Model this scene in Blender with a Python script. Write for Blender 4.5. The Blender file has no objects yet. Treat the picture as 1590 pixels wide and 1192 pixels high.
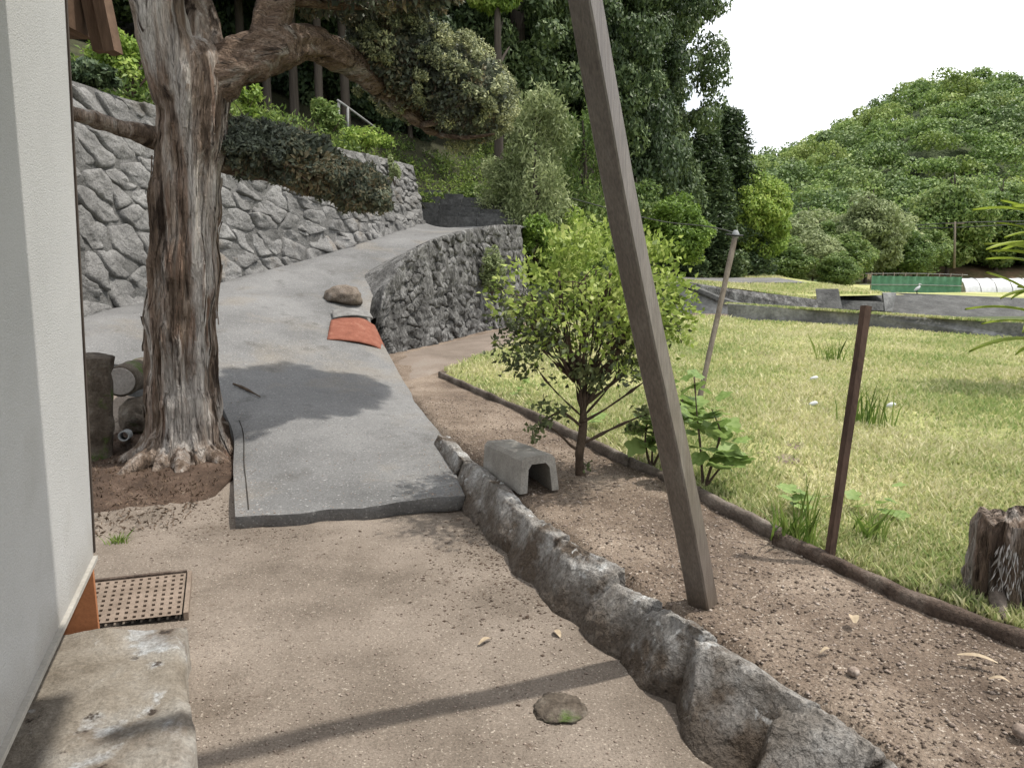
import bpy, math, random
import numpy as np
from mathutils import Vector, Matrix, noise

random.seed(7)
rng = np.random.default_rng(7)
scene = bpy.context.scene
COL = scene.collection

# ------------------------------------------------------------------ camera, sky, sun, exposure
EYE = Vector((0, 0, 1.6)); FPX = 1150.0; PITCH = math.radians(9.7)
cam_d = bpy.data.cameras.new('camera'); cam = bpy.data.objects.new('camera', cam_d); COL.objects.link(cam)
cam.location = EYE; cam.rotation_euler = (math.pi / 2 - PITCH, 0, 0)
cam_d.sensor_width = 36; cam_d.lens = FPX / 1590 * 36; cam_d.clip_start = 0.05; cam_d.clip_end = 2000
scene.camera = cam

SUN = Vector((0.47, 0.06, 1.0)).normalized()
world = bpy.data.worlds.new('World'); scene.world = world; world.use_nodes = True
wt = world.node_tree; wt.nodes.clear()
wo = wt.nodes.new('ShaderNodeOutputWorld'); bg = wt.nodes.new('ShaderNodeBackground')
sky = wt.nodes.new('ShaderNodeTexSky'); sky.sky_type = 'NISHITA'; sky.sun_disc = False
sky.sun_elevation = math.asin(SUN.z); sky.sun_rotation = math.atan2(SUN.x, SUN.y)
sky.air_density = 1.0; sky.dust_density = 3.0; sky.ozone_density = 1.0
# thin bright cloud veil over the whole sky, a little blue left showing through
wc = wt.nodes.new('ShaderNodeTexCoord'); wn = wt.nodes.new('ShaderNodeTexNoise')
wn.inputs['Scale'].default_value = 2.2; wn.inputs['Detail'].default_value = 6; wn.inputs['Roughness'].default_value = 0.55
wr = wt.nodes.new('ShaderNodeValToRGB'); wr.color_ramp.elements[0].position = 0.36; wr.color_ramp.elements[1].position = 0.58
wr.color_ramp.elements[0].color = (0.28, 0.28, 0.28, 1); wr.color_ramp.elements[1].color = (1, 1, 1, 1)
wm = wt.nodes.new('ShaderNodeMix'); wm.data_type = 'RGBA'
wm.inputs['B'].default_value = (11.0, 11.2, 11.4, 1)
wt.links.new(wc.outputs['Generated'], wn.inputs['Vector']); wt.links.new(wn.outputs['Fac'], wr.inputs['Fac'])
wt.links.new(wr.outputs['Color'], wm.inputs['Factor']); wt.links.new(sky.outputs['Color'], wm.inputs['A'])
wt.links.new(wm.outputs['Result'], bg.inputs['Color']); bg.inputs['Strength'].default_value = 0.10
wt.links.new(bg.outputs['Background'], wo.inputs['Surface'])

sun_d = bpy.data.lights.new('sun', 'SUN'); sun_o = bpy.data.objects.new('sun', sun_d); COL.objects.link(sun_o)
sun_d.energy = 3.0; sun_d.angle = math.radians(1.2); sun_d.color = (1.0, 0.95, 0.87)
sun_o.rotation_euler = SUN.to_track_quat('Z', 'Y').to_euler(); sun_o.location = (10, 2, 30)

vs = scene.view_settings
vs.view_transform = 'Standard'; vs.look = 'None'; vs.exposure = 0.76; vs.gamma = 1.0; vs.use_curve_mapping = False

# ------------------------------------------------------------------ helpers
CP, SP = math.cos(PITCH), math.sin(PITCH)
def ray(u, v):
    dx = (u - 795) / FPX; dy = (596 - v) / FPX
    return Vector((dx, CP + dy * SP, -SP + dy * CP))
def at(u, v, Y):
    r = ray(u, v); return EYE + r * (Y / r.y)
def gp(u, v, z=0.0):
    r = ray(u, v); return EYE + r * ((z - EYE.z) / r.z)
def sl(r, g, b):
    f = lambda c: (c / 255 / 12.92) if c / 255 <= 0.04045 else ((c / 255 + 0.055) / 1.055) ** 2.4
    return (f(r), f(g), f(b))
def smooth(a, b, x):
    t = min(1, max(0, (x - a) / (b - a))); return t * t * (3 - 2 * t)
def fbm(p, o=4):
    return noise.fractal(Vector(p), 1.0, 2.0, o)
def wloc(o):
    v = Vector((0, 0, 0))
    while o is not None:
        v = v + o.location; o = o.parent
    return v

def tag(o, label=None, cat=None, group=None, kind=None):
    if label: o['label'] = label
    if cat: o['category'] = cat
    if group: o['group'] = group
    if kind: o['kind'] = kind
    return o
def thing(name, label, cat, loc, group=None):
    o = bpy.data.objects.new(name, None); COL.objects.link(o)
    o.location = loc; o.empty_display_size = 0.1
    return tag(o, label, cat, group)
def link(name, me, mat, parent=None, flat=False):
    o = bpy.data.objects.new(name, me); COL.objects.link(o)
    if mat is not None: me.materials.append(mat)
    if parent is not None: o.parent = parent
    return o
def mesh(name, V, Fs, mat, parent=None, sm=True, origin=None):
    """V in world coordinates; faces of any size. A top-level mesh gets its origin at `origin`."""
    V = np.asarray([tuple(v) for v in V], dtype=float)
    off = np.array(wloc(parent)) if parent is not None else (np.array(origin) if origin is not None else np.zeros(3))
    me = bpy.data.meshes.new(name)
    me.from_pydata((V - off).tolist(), [], [tuple(f) for f in Fs])
    me.update()
    if sm: me.polygons.foreach_set('use_smooth', [True] * len(me.polygons))
    o = link(name, me, mat, parent)
    if parent is None and origin is not None: o.location = origin
    return o
def np_mesh(name, V, Fq, mat, parent=None, sm=False, local=False):
    V = np.asarray(V, dtype=np.float32)
    if parent is not None and not local: V = V - np.array(wloc(parent), dtype=np.float32)
    Fq = np.asarray(Fq, dtype=np.int32); n, k = Fq.shape
    me = bpy.data.meshes.new(name)
    me.vertices.add(len(V)); me.vertices.foreach_set('co', V.ravel())
    me.loops.add(n * k); me.loops.foreach_set('vertex_index', Fq.ravel())
    me.polygons.add(n); me.polygons.foreach_set('loop_start', np.arange(n, dtype=np.int32) * k)
    me.polygons.foreach_set('loop_total', np.full(n, k, dtype=np.int32))
    if sm: me.polygons.foreach_set('use_smooth', np.ones(n, dtype=bool))
    me.update(calc_edges=True)
    return link(name, me, mat, parent)

class MB:
    def __init__(s): s.v = []; s.f = []
    def add(s, V, Fs):
        n = len(s.v); s.v += [tuple(p) for p in V]; s.f += [tuple(i + n for i in f) for f in Fs]
    def box(s, c, dx, dy, dz):
        """c centre, dx dy dz half-extent vectors"""
        c, dx, dy, dz = Vector(c), Vector(dx), Vector(dy), Vector(dz)
        P = [c + a * dx + b * dy + e * dz for e in (-1, 1) for b in (-1, 1) for a in (-1, 1)]
        s.add(P, [(0, 2, 3, 1), (4, 5, 7, 6), (0, 1, 5, 4), (2, 6, 7, 3), (0, 4, 6, 2), (1, 3, 7, 5)])
    def build(s, name, mat, parent=None, sm=False, origin=None):
        return mesh(name, s.v, s.f, mat, parent, sm, origin)

def frame_of(d):
    d = Vector(d).normalized(); a = Vector((0, 0, 1)) if abs(d.z) < 0.9 else Vector((0, 1, 0))
    x = d.cross(a).normalized(); return x, d.cross(x).normalized(), d
def catmull(P, n):
    P = [Vector(p) for p in P]; out = []
    for i in range(len(P) - 1):
        p0, p1, p2, p3 = P[max(i - 1, 0)], P[i], P[i + 1], P[min(i + 2, len(P) - 1)]
        for k in range(n):
            t = k / n
            out.append(0.5 * ((2 * p1) + (p2 - p0) * t + (2 * p0 - 5 * p1 + 4 * p2 - p3) * t * t + (3 * p1 - p0 - 3 * p2 + p3) * t ** 3))
    out.append(P[-1]); return out
def tube(pts, rad, seg=10, sub=4, amp=0.0, freq=3.0, ridges=0, ramp=0.0, cap=True, seed=0.0):
    """bent tapering limb: returns verts, faces"""
    C = catmull([tuple(p) + (0,) if False else tuple(p) for p in pts], sub) if sub > 1 else [Vector(p) for p in pts]
    R = [x.x for x in catmull([(r, 0, 0) for r in rad], sub)] if sub > 1 else list(rad)
    V = []; Fs = []; m = len(C); px = None
    for i, c in enumerate(C):
        d = (C[min(i + 1, m - 1)] - C[max(i - 1, 0)]).normalized()
        if px is None: x, y, _ = frame_of(d)
        else:
            x = (px - d * px.dot(d)).normalized(); y = d.cross(x)
        px = x
        for k in range(seg):
            a = 2 * math.pi * k / seg
            r = R[i]
            if ramp: r *= 1 + ramp * noise.noise(Vector((math.cos(a) * ridges, math.sin(a) * ridges, i * 0.05 * 8 / sub + seed)))
            p = c + (x * math.cos(a) + y * math.sin(a)) * r
            if amp: p += (p - c).normalized() * amp * fbm(p * freq + Vector((seed, 0, 0)))
            V.append(p)
    for i in range(m - 1):
        for k in range(seg):
            a, b = i * seg + k, i * seg + (k + 1) % seg
            Fs.append((a, b, b + seg, a + seg))
    if cap:
        Fs.append(tuple(range(seg - 1, -1, -1))); Fs.append(tuple((m - 1) * seg + k for k in range(seg)))
    return V, Fs

def ico(sub):
    import bmesh
    bm = bmesh.new(); bmesh.ops.create_icosphere(bm, subdivisions=sub, radius=1.0)
    V = [v.co.copy() for v in bm.verts]; Fs = [tuple(v.index for v in f.verts) for f in bm.faces]; bm.free()
    return V, Fs
ICO = {k: ico(k) for k in (1, 2, 3, 4, 5)}
def rock(c, ax, ay, az, seed=0, sub=4, facets=7, rough=0.12, fr=2.2):
    """boulder: ax ay az are half-axis vectors"""
    V, Fs = ICO[sub]; r = random.Random(seed); off = Vector((r.uniform(-50, 50), r.uniform(-50, 50), r.uniform(-50, 50)))
    planes = [(Vector((r.gauss(0, 1), r.gauss(0, 1), r.gauss(0, 1))).normalized(), r.uniform(0.62, 0.9)) for _ in range(facets)]
    out = []
    for v in V:
        p = v.copy()
        for n, d in planes:
            e = p.dot(n)
            if e > d: p -= n * (e - d) * 0.85
        p *= 1 + rough * fbm(p * fr + off, 5)
        out.append(Vector(c) + p.x * Vector(ax) + p.y * Vector(ay) + p.z * Vector(az))
    return out, Fs

# leaves: each leaf a folded diamond
def leaf_geom(P, size, out=None, aspect=0.5, bias=0.6, droop=0.0, r=rng, sv=0.35, fold=0.15, flat=0.0):
    n = len(P); P = np.asarray(P, dtype=np.float64)
    if flat > 0:
        o_ = np.asarray(out); o_ = o_ / (np.linalg.norm(o_, axis=1, keepdims=True) + 1e-9); nn = o_ * flat + r.normal(size=(n, 3)) * 0.55; nn[:, 2] += 0.25; nn /= np.linalg.norm(nn, axis=1, keepdims=True) + 1e-9
        d = np.cross(nn, r.normal(size=(n, 3))); d /= np.linalg.norm(d, axis=1, keepdims=True) + 1e-9
        d = d + o_ * 0.25; d /= np.linalg.norm(d, axis=1, keepdims=True) + 1e-9; w = np.cross(nn, d); w /= np.linalg.norm(w, axis=1, keepdims=True) + 1e-9
        s = (size * (1 + sv * r.uniform(-1, 1, size=(n, 1)))); a = P - d * s * 0.4
        V = np.stack([a, a + d * s * 0.45 + w * s * aspect * 0.5 - nn * s * fold, a + d * s, a + d * s * 0.45 - w * s * aspect * 0.5 - nn * s * fold], axis=1).reshape(-1, 3)
        return V, np.arange(n * 4).reshape(n, 4)
    d = r.normal(size=(n, 3)); d /= np.linalg.norm(d, axis=1, keepdims=True)
    if out is not None: d = d + np.asarray(out) * bias
    d[:, 2] -= droop
    d /= np.linalg.norm(d, axis=1, keepdims=True) + 1e-9
    w = np.cross(d, r.normal(size=(n, 3))); w /= np.linalg.norm(w, axis=1, keepdims=True) + 1e-9
    nn = np.cross(d, w)
    s = (size * (1 + sv * r.uniform(-1, 1, size=(n, 1))))
    a = P; b = P + d * s * 0.45 + w * s * aspect * 0.5 + nn * s * fold; c = P + d * s; e = P + d * s * 0.45 - w * s * aspect * 0.5 + nn * s * fold
    V = np.stack([a, b, c, e], axis=1).reshape(-1, 3)
    return V, np.arange(n * 4).reshape(n, 4)
def leaves(name, P, size, mat, parent=None, **k):
    V, Fq = leaf_geom(P, size, **k); return np_mesh(name, V, Fq, mat, parent)
def blob(c, r, n, lo=0.7, hi=1.05, R=None, g=rng):
    d = g.normal(size=(n, 3)); d /= np.linalg.norm(d, axis=1, keepdims=True)
    rad = g.uniform(lo ** 3, hi ** 3, size=(n, 1)) ** (1 / 3)
    q = d * rad * np.asarray(r)
    if R is not None: q = q @ np.array(R).T; d = d @ np.array(R).T
    return q + np.asarray(c), d

# ------------------------------------------------------------------ materials
def M(name, cols, scale=3.0, detail=8, rough=0.9, bump=0.3, bscale=40, stretch=(1, 1, 1), grain=0.35, gscale=60,
      spec=0.25, bdist=0.02, metallic=0.0, coarse=0.0, patches=None, distort=0.0, foot=None, k=0.76):
    """cols: list of (pos, rgb) on a noise; grain = fine value variation; patches = (rgb, scale, lo, hi) second layer"""
    kk = lambda c: tuple(x * k for x in c)
    cols = [(p, kk(c)) for p, c in cols]; patches = [(kk(q[0]),) + tuple(q[1:]) for q in (patches if isinstance(patches, list) else [patches])] if patches else None
    foot = (kk(foot[0]),) + tuple(foot[1:]) if foot else None
    m = bpy.data.materials.new(name); m.use_nodes = True; t = m.node_tree; N = t.nodes; L = t.links; N.clear()
    out = N.new('ShaderNodeOutputMaterial'); b = N.new('ShaderNodeBsdfPrincipled'); L.new(b.outputs[0], out.inputs[0])
    b.inputs['Roughness'].default_value = rough; b.inputs['Specular IOR Level'].default_value = spec; b.inputs['Metallic'].default_value = metallic
    tc = N.new('ShaderNodeTexCoord'); mp = N.new('ShaderNodeMapping'); mp.inputs['Scale'].default_value = stretch
    L.new(tc.outputs['Object'], mp.inputs['Vector'])
    def nz(s, d=detail, r=0.6):
        n = N.new('ShaderNodeTexNoise'); n.inputs['Scale'].default_value = s; n.inputs['Detail'].default_value = d
        n.inputs['Roughness'].default_value = r; n.inputs['Distortion'].default_value = distort; L.new(mp.outputs[0], n.inputs['Vector']); return n
    n1 = nz(scale); rp = N.new('ShaderNodeValToRGB'); cr = rp.color_ramp
    while len(cr.elements) < len(cols): cr.elements.new(0.5)
    for e, (p, c) in zip(cr.elements, cols): e.position = p; e.color = (*c, 1)
    L.new(n1.outputs['Fac'], rp.inputs['Fac']); col = rp.outputs['Color']
    if patches:
        pl = patches if isinstance(patches, list) else [patches]
        for (pc, ps, lo, hi) in pl:
            n2 = nz(ps); r2 = N.new('ShaderNodeMapRange'); r2.inputs['From Min'].default_value = lo; r2.inputs['From Max'].default_value = hi
            L.new(n2.outputs['Fac'], r2.inputs['Value'])
            mx = N.new('ShaderNodeMix'); mx.data_type = 'RGBA'; L.new(r2.outputs[0], mx.inputs['Factor']); L.new(col, mx.inputs['A'])
            mx.inputs['B'].default_value = (*pc, 1); col = mx.outputs['Result']
    if foot:      # earth tint on the lower part, on the boulders also painted shade: (rgb, z0, z1, wobble)
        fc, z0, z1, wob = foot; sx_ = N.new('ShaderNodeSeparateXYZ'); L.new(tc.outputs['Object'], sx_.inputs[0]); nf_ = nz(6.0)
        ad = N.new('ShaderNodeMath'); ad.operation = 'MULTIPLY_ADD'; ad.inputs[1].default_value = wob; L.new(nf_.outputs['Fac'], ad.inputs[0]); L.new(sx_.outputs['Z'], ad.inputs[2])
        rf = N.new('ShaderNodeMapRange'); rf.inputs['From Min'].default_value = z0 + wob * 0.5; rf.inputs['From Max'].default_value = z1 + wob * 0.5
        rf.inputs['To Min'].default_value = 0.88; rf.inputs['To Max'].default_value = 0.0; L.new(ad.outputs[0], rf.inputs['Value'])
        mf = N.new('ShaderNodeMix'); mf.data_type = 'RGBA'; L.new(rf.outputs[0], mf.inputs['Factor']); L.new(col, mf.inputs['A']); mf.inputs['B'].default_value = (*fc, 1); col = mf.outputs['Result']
    if grain:
        n3 = nz(gscale, 4, 0.7); r3 = N.new('ShaderNodeMapRange'); r3.inputs['From Min'].default_value = 0.28; r3.inputs['From Max'].default_value = 0.72
        r3.inputs['To Min'].default_value = 1 - grain; r3.inputs['To Max'].default_value = 1 + grain; L.new(n3.outputs['Fac'], r3.inputs['Value'])
        vm = N.new('ShaderNodeVectorMath'); vm.operation = 'SCALE'; L.new(col, vm.inputs[0]); L.new(r3.outputs[0], vm.inputs['Scale']); col = vm.outputs[0]
    L.new(col, b.inputs['Base Color'])
    if bump:
        n4 = nz(bscale, 6, 0.65); bp = N.new('ShaderNodeBump'); bp.inputs['Strength'].default_value = bump; bp.inputs['Distance'].default_value = bdist
        L.new(n4.outputs['Fac'], bp.inputs['Height']); nrm = bp.outputs[0]
        if coarse:
            n5 = nz(bscale / 6, 5, 0.6); b2 = N.new('ShaderNodeBump'); b2.inputs['Strength'].default_value = coarse; b2.inputs['Distance'].default_value = bdist * 4
            L.new(n5.outputs['Fac'], b2.inputs['Height']); L.new(nrm, b2.inputs['Normal']); nrm = b2.outputs[0]
        L.new(nrm, b.inputs['Normal'])
    return m
def LEAF(name, c1, c2, c3=None, trans=0.35, scale=1.5, rough=0.55, vary=0.25):
    """leaf: colour from a clump noise, per-leaf and per-plant variation; light passes through"""
    m = bpy.data.materials.new(name); m.use_nodes = True; t = m.node_tree; N = t.nodes; L = t.links; N.clear()
    out = N.new('ShaderNodeOutputMaterial'); b = N.new('ShaderNodeBsdfPrincipled'); tr = N.new('ShaderNodeBsdfTranslucent'); mx = N.new('ShaderNodeMixShader')
    mx.inputs[0].default_value = trans; L.new(b.outputs[0], mx.inputs[1]); L.new(tr.outputs[0], mx.inputs[2]); L.new(mx.outputs[0], out.inputs[0])
    b.inputs['Roughness'].default_value = rough; b.inputs['Specular IOR Level'].default_value = 0.3
    tc = N.new('ShaderNodeTexCoord'); n = N.new('ShaderNodeTexNoise'); n.inputs['Scale'].default_value = scale; n.inputs['Detail'].default_value = 3
    L.new(tc.outputs['Object'], n.inputs['Vector'])
    g = N.new('ShaderNodeNewGeometry'); oi = N.new('ShaderNodeObjectInfo')
    a1 = N.new('ShaderNodeMath'); a1.operation = 'MULTIPLY_ADD'; a1.inputs[1].default_value = 0.45; L.new(g.outputs['Random Per Island'], a1.inputs[0]); L.new(n.outputs['Fac'], a1.inputs[2])
    a2 = N.new('ShaderNodeMath'); a2.operation = 'MULTIPLY_ADD'; a2.inputs[1].default_value = vary; L.new(oi.outputs['Random'], a2.inputs[0]); L.new(a1.outputs[0], a2.inputs[2])
    a3 = N.new('ShaderNodeMath'); a3.operation = 'SUBTRACT'; a3.inputs[1].default_value = 0.225 + vary / 2; L.new(a2.outputs[0], a3.inputs[0])
    rp = N.new('ShaderNodeValToRGB'); cr = rp.color_ramp; cr.elements[0].position = 0.25; cr.elements[1].position = 0.75
    cr.elements[0].color = (*c1, 1); cr.elements[1].color = (*(c3 or c2), 1)
    if c3: e = cr.elements.new(0.5); e.color = (*c2, 1)
    L.new(a3.outputs[0], rp.inputs['Fac'])
    L.new(rp.outputs[0], b.inputs['Base Color']); L.new(rp.outputs[0], tr.inputs['Color'])
    return m

m_sand = M('yard_sand', k=0.92, cols=[(0.32, (0.108, 0.087, 0.068)), (0.5, (0.178, 0.147, 0.119)), (0.68, (0.238, 0.2, 0.165))], scale=1.3, gscale=120, grain=0.4, bump=0.6, bscale=160, bdist=0.006, coarse=0.25,
           patches=[((0.10, 0.078, 0.059), 1.5, 0.57, 0.74), ((0.36, 0.315, 0.26), 85, 0.60, 0.66), ((0.07, 0.053, 0.04), 70, 0.61, 0.68), ((0.085, 0.06, 0.043), 7, 0.64, 0.74)])
m_soil = M('bed_soil', k=0.98, cols=[(0.33, (0.07, 0.05, 0.036)), (0.5, (0.15, 0.113, 0.084)), (0.66, (0.23, 0.182, 0.14))], scale=1.6, gscale=110, grain=0.5, bump=0.9, bscale=90, bdist=0.012, coarse=0.5,
           patches=[((0.40, 0.345, 0.285), 70, 0.59, 0.65), ((0.05, 0.035, 0.025), 45, 0.60, 0.67), ((0.07, 0.048, 0.034), 4, 0.60, 0.72)])
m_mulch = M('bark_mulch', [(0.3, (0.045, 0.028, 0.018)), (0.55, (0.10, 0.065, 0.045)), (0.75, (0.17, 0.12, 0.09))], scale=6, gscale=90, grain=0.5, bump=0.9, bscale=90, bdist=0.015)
m_gravelpath = M('gravel_path', [(0.3, (0.15, 0.12, 0.095)), (0.55, (0.235, 0.19, 0.155)), (0.75, (0.27, 0.235, 0.2))], scale=1.4, gscale=90, grain=0.4, bump=0.6, bscale=100, bdist=0.008)
m_concrete = M('road_concrete', [(0.3, (0.135, 0.134, 0.132)), (0.5, (0.19, 0.188, 0.185)), (0.7, (0.24, 0.238, 0.233))], scale=1.0, gscale=70, grain=0.3, bump=0.7, bscale=70, bdist=0.008, coarse=0.25,
               patches=[((0.105, 0.102, 0.097), 0.7, 0.54, 0.72), ((0.24, 0.215, 0.18), 0.8, 0.53, 0.70), ((0.12, 0.117, 0.112), 3.2, 0.58, 0.72), ((0.38, 0.377, 0.37), 55, 0.60, 0.67), ((0.10, 0.10, 0.10), 48, 0.62, 0.68)])
m_block = M('cast_concrete', k=0.95, cols=[(0.3, (0.17, 0.155, 0.135)), (0.55, (0.25, 0.235, 0.21)), (0.75, (0.32, 0.305, 0.28))], scale=5, gscale=90, grain=0.3, bump=0.5, bscale=90, bdist=0.005)
m_stucco = M('house_stucco', k=1.0, cols=[(0.35, (0.38, 0.38, 0.372)), (0.65, (0.45, 0.45, 0.442))], scale=0.8, gscale=220, grain=0.14, bump=0.8, bscale=170, bdist=0.005, rough=0.85, patches=((0.36, 0.355, 0.34), 1.6, 0.56, 0.76), foot=((0.30, 0.28, 0.25), -0.05, 0.16, 0.25))
m_wallstone = M('wall_stone', k=0.74, cols=[(0.3, (0.13, 0.127, 0.122)), (0.5, (0.235, 0.23, 0.222)), (0.7, (0.33, 0.325, 0.315))], scale=2.6, gscale=45, grain=0.4, bump=0.9, bscale=26, bdist=0.028, coarse=0.55,
                patches=[((0.10, 0.085, 0.065), 1.3, 0.6, 0.72), ((0.30, 0.245, 0.19), 0.8, 0.63, 0.75)])
m_mortar = M('wall_mortar', [(0.3, (0.085, 0.083, 0.079)), (0.55, (0.16, 0.157, 0.15)), (0.75, (0.22, 0.216, 0.21))], scale=3, gscale=50, grain=0.4, bump=0.9, bscale=30, bdist=0.03, coarse=0.5)
m_darkstone = M('weathered_wall_stone', [(0.3, (0.045, 0.043, 0.041)), (0.48, (0.13, 0.127, 0.122)), (0.62, (0.24, 0.236, 0.228)), (0.78, (0.36, 0.355, 0.34))], scale=5, stretch=(1, 1, 0.45), gscale=40, grain=0.55, bump=1.0, bscale=30, bdist=0.04, coarse=0.7)
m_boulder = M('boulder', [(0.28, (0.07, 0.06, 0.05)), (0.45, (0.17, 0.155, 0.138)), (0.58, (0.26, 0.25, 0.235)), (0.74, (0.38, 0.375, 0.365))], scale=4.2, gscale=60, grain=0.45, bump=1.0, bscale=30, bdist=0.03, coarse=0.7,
              patches=[((0.085, 0.066, 0.05), 3.5, 0.54, 0.62), ((0.42, 0.42, 0.41), 11, 0.60, 0.66), ((0.075, 0.085, 0.03), 6, 0.68, 0.78), ((0.025, 0.019, 0.014), 9, 0.64, 0.70)], foot=((0.075, 0.057, 0.042), 0.08, 0.20, 0.32), k=1.1)  # low brown tint also paints the shaded faces darker than the tops
m_slab = M('step_stone', [(0.3, (0.15, 0.125, 0.095)), (0.5, (0.25, 0.22, 0.18)), (0.7, (0.33, 0.315, 0.285))], scale=3.0, gscale=80, grain=0.35, bump=0.7, bscale=60, bdist=0.01, coarse=0.3,
           patches=[((0.40, 0.41, 0.41), 5.0, 0.57, 0.64), ((0.13, 0.10, 0.075), 2.2, 0.55, 0.68), ((0.05, 0.038, 0.03), 9, 0.62, 0.67)])
m_rockbrown = M('brown_rock', [(0.3, (0.11, 0.085, 0.065)), (0.6, (0.23, 0.19, 0.155)), (0.8, (0.3, 0.27, 0.24))], scale=9, gscale=70, grain=0.45, bump=0.9, bscale=50, bdist=0.02)
m_bark = M('old_bark', k=1.22, cols=[(0.30, (0.03, 0.02, 0.014)), (0.44, (0.11, 0.078, 0.056)), (0.55, (0.20, 0.16, 0.13)), (0.66, (0.31, 0.28, 0.25))], scale=7, stretch=(1.6, 1.6, 0.16), gscale=60, grain=0.4, bump=1.0, bscale=24, bdist=0.045, coarse=0.7, distort=0.6,
           patches=[((0.155, 0.10, 0.072), 2.5, 0.55, 0.63), ((0.31, 0.285, 0.26), 2.0, 0.525, 0.60), ((0.03, 0.02, 0.014), 5.5, 0.57, 0.64)])
m_limb = M('limb_bark', k=1.05, cols=[(0.30, (0.07, 0.045, 0.03)), (0.5, (0.16, 0.11, 0.078)), (0.7, (0.26, 0.20, 0.155))], scale=9, stretch=(0.35, 1.8, 1.8), gscale=60, grain=0.45, bump=1.0, bscale=26, bdist=0.045, coarse=0.8, distort=0.5, patches=[((0.27, 0.235, 0.195), 4, 0.56, 0.63), ((0.035, 0.024, 0.017), 8, 0.58, 0.65)])
m_twig = M('twig', [(0.3, (0.05, 0.034, 0.022)), (0.7, (0.12, 0.085, 0.06))], scale=12, grain=0.3, bump=0.5, bscale=60)
m_forestbark = M('forest_bark', [(0.3, (0.045, 0.035, 0.028)), (0.7, (0.12, 0.10, 0.082))], scale=4, stretch=(2, 2, 0.3), grain=0.35, bump=0.8, bscale=20, bdist=0.03)
m_post = M('post_timber', k=0.9, cols=[(0.3, (0.105, 0.085, 0.07)), (0.55, (0.15, 0.128, 0.11)), (0.75, (0.19, 0.17, 0.15))], scale=6, stretch=(2.2, 2.2, 0.12), gscale=70, grain=0.4, bump=0.6, bscale=50, bdist=0.004, rough=0.4, spec=0.55, patches=((0.075, 0.058, 0.045), 3.2, 0.57, 0.66), foot=((0.10, 0.078, 0.058), 0.0, 0.10, 0.12))
m_eave = M('eave_timber', [(0.3, (0.085, 0.05, 0.03)), (0.55, (0.16, 0.10, 0.066)), (0.75, (0.22, 0.145, 0.10))], scale=8, stretch=(3, 0.4, 0.3), gscale=50, grain=0.25, bump=0.5, bscale=60, bdist=0.006)
m_stake = M('rusty_stake', [(0.3, (0.05, 0.03, 0.022)), (0.6, (0.10, 0.062, 0.045)), (0.8, (0.15, 0.10, 0.078))], scale=14, stretch=(1, 1, 0.3), grain=0.35, bump=0.5, bscale=80, bdist=0.004)
m_pole = M('weathered_pole', [(0.3, (0.13, 0.105, 0.08)), (0.7, (0.27, 0.23, 0.185))], scale=10, stretch=(2, 2, 0.2), grain=0.3, bump=0.5, bscale=60, bdist=0.004)
m_board = M('edging_timber', [(0.3, (0.06, 0.045, 0.035)), (0.55, (0.15, 0.122, 0.10)), (0.75, (0.27, 0.235, 0.2))], scale=5, stretch=(1, 1, 1.5), gscale=60, grain=0.4, bump=0.8, bscale=40, bdist=0.012)
m_rotlog = M('rotten_log', k=1.0, cols=[(0.3, (0.035, 0.024, 0.017)), (0.55, (0.09, 0.065, 0.05)), (0.75, (0.2, 0.165, 0.135))], scale=5, gscale=70, grain=0.5, bump=1.0, bscale=50, bdist=0.02)
m_iron = M('grate_iron', [(0.35, (0.19, 0.145, 0.11)), (0.65, (0.27, 0.21, 0.165))], scale=8, gscale=120, grain=0.3, bump=0.4, bscale=120, bdist=0.003, rough=0.75)
m_pit = M('drain_dark', [(0.3, (0.02, 0.017, 0.014)), (0.7, (0.05, 0.042, 0.034))], scale=6)
m_orange = M('orange_board', [(0.3, (0.36, 0.145, 0.065)), (0.7, (0.45, 0.19, 0.085))], scale=4, gscale=80, grain=0.15, bump=0.2, bscale=80, bdist=0.003)
m_terra = M('terracotta', k=0.62, cols=[(0.3, (0.22, 0.075, 0.045)), (0.55, (0.30, 0.11, 0.07)), (0.75, (0.36, 0.17, 0.115))], scale=9, gscale=70, grain=0.3, bump=0.5, bscale=70, bdist=0.006)
m_greytile = M('grey_tile', [(0.3, (0.13, 0.125, 0.12)), (0.7, (0.26, 0.255, 0.245))], scale=10, gscale=80, grain=0.3, bump=0.5, bscale=70, bdist=0.005)
m_logend = M('sawn_log_end', [(0.3, (0.30, 0.27, 0.24)), (0.7, (0.42, 0.39, 0.36))], scale=8, gscale=60, grain=0.25, bump=0.4, bscale=60, bdist=0.004)
m_mossy = M('mossy_log', [(0.3, (0.06, 0.045, 0.032)), (0.55, (0.14, 0.115, 0.09)), (0.75, (0.24, 0.22, 0.19))], scale=8, gscale=60, grain=0.4, bump=0.9, bscale=40, bdist=0.02, patches=((0.07, 0.11, 0.02), 5, 0.56, 0.66))
m_pvc = M('grey_plastic', [(0.3, (0.27, 0.28, 0.28)), (0.7, (0.34, 0.35, 0.35))], scale=10, grain=0.1, bump=0.0, rough=0.5)
m_black = M('black_rubber', [(0.3, (0.012, 0.013, 0.013)), (0.7, (0.03, 0.03, 0.03))], scale=10, grain=0.1, bump=0.0, rough=0.5)
m_white = M('white_porcelain', [(0.3, (0.6, 0.62, 0.62)), (0.7, (0.72, 0.73, 0.73))], scale=10, grain=0.1, bump=0.0, rough=0.35)
m_trim = M('corner_trim', [(0.3, (0.045, 0.033, 0.026)), (0.7, (0.09, 0.07, 0.056))], scale=10, stretch=(1, 1, 0.2), grain=0.3, bump=0.3, bscale=60, bdist=0.003)
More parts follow.
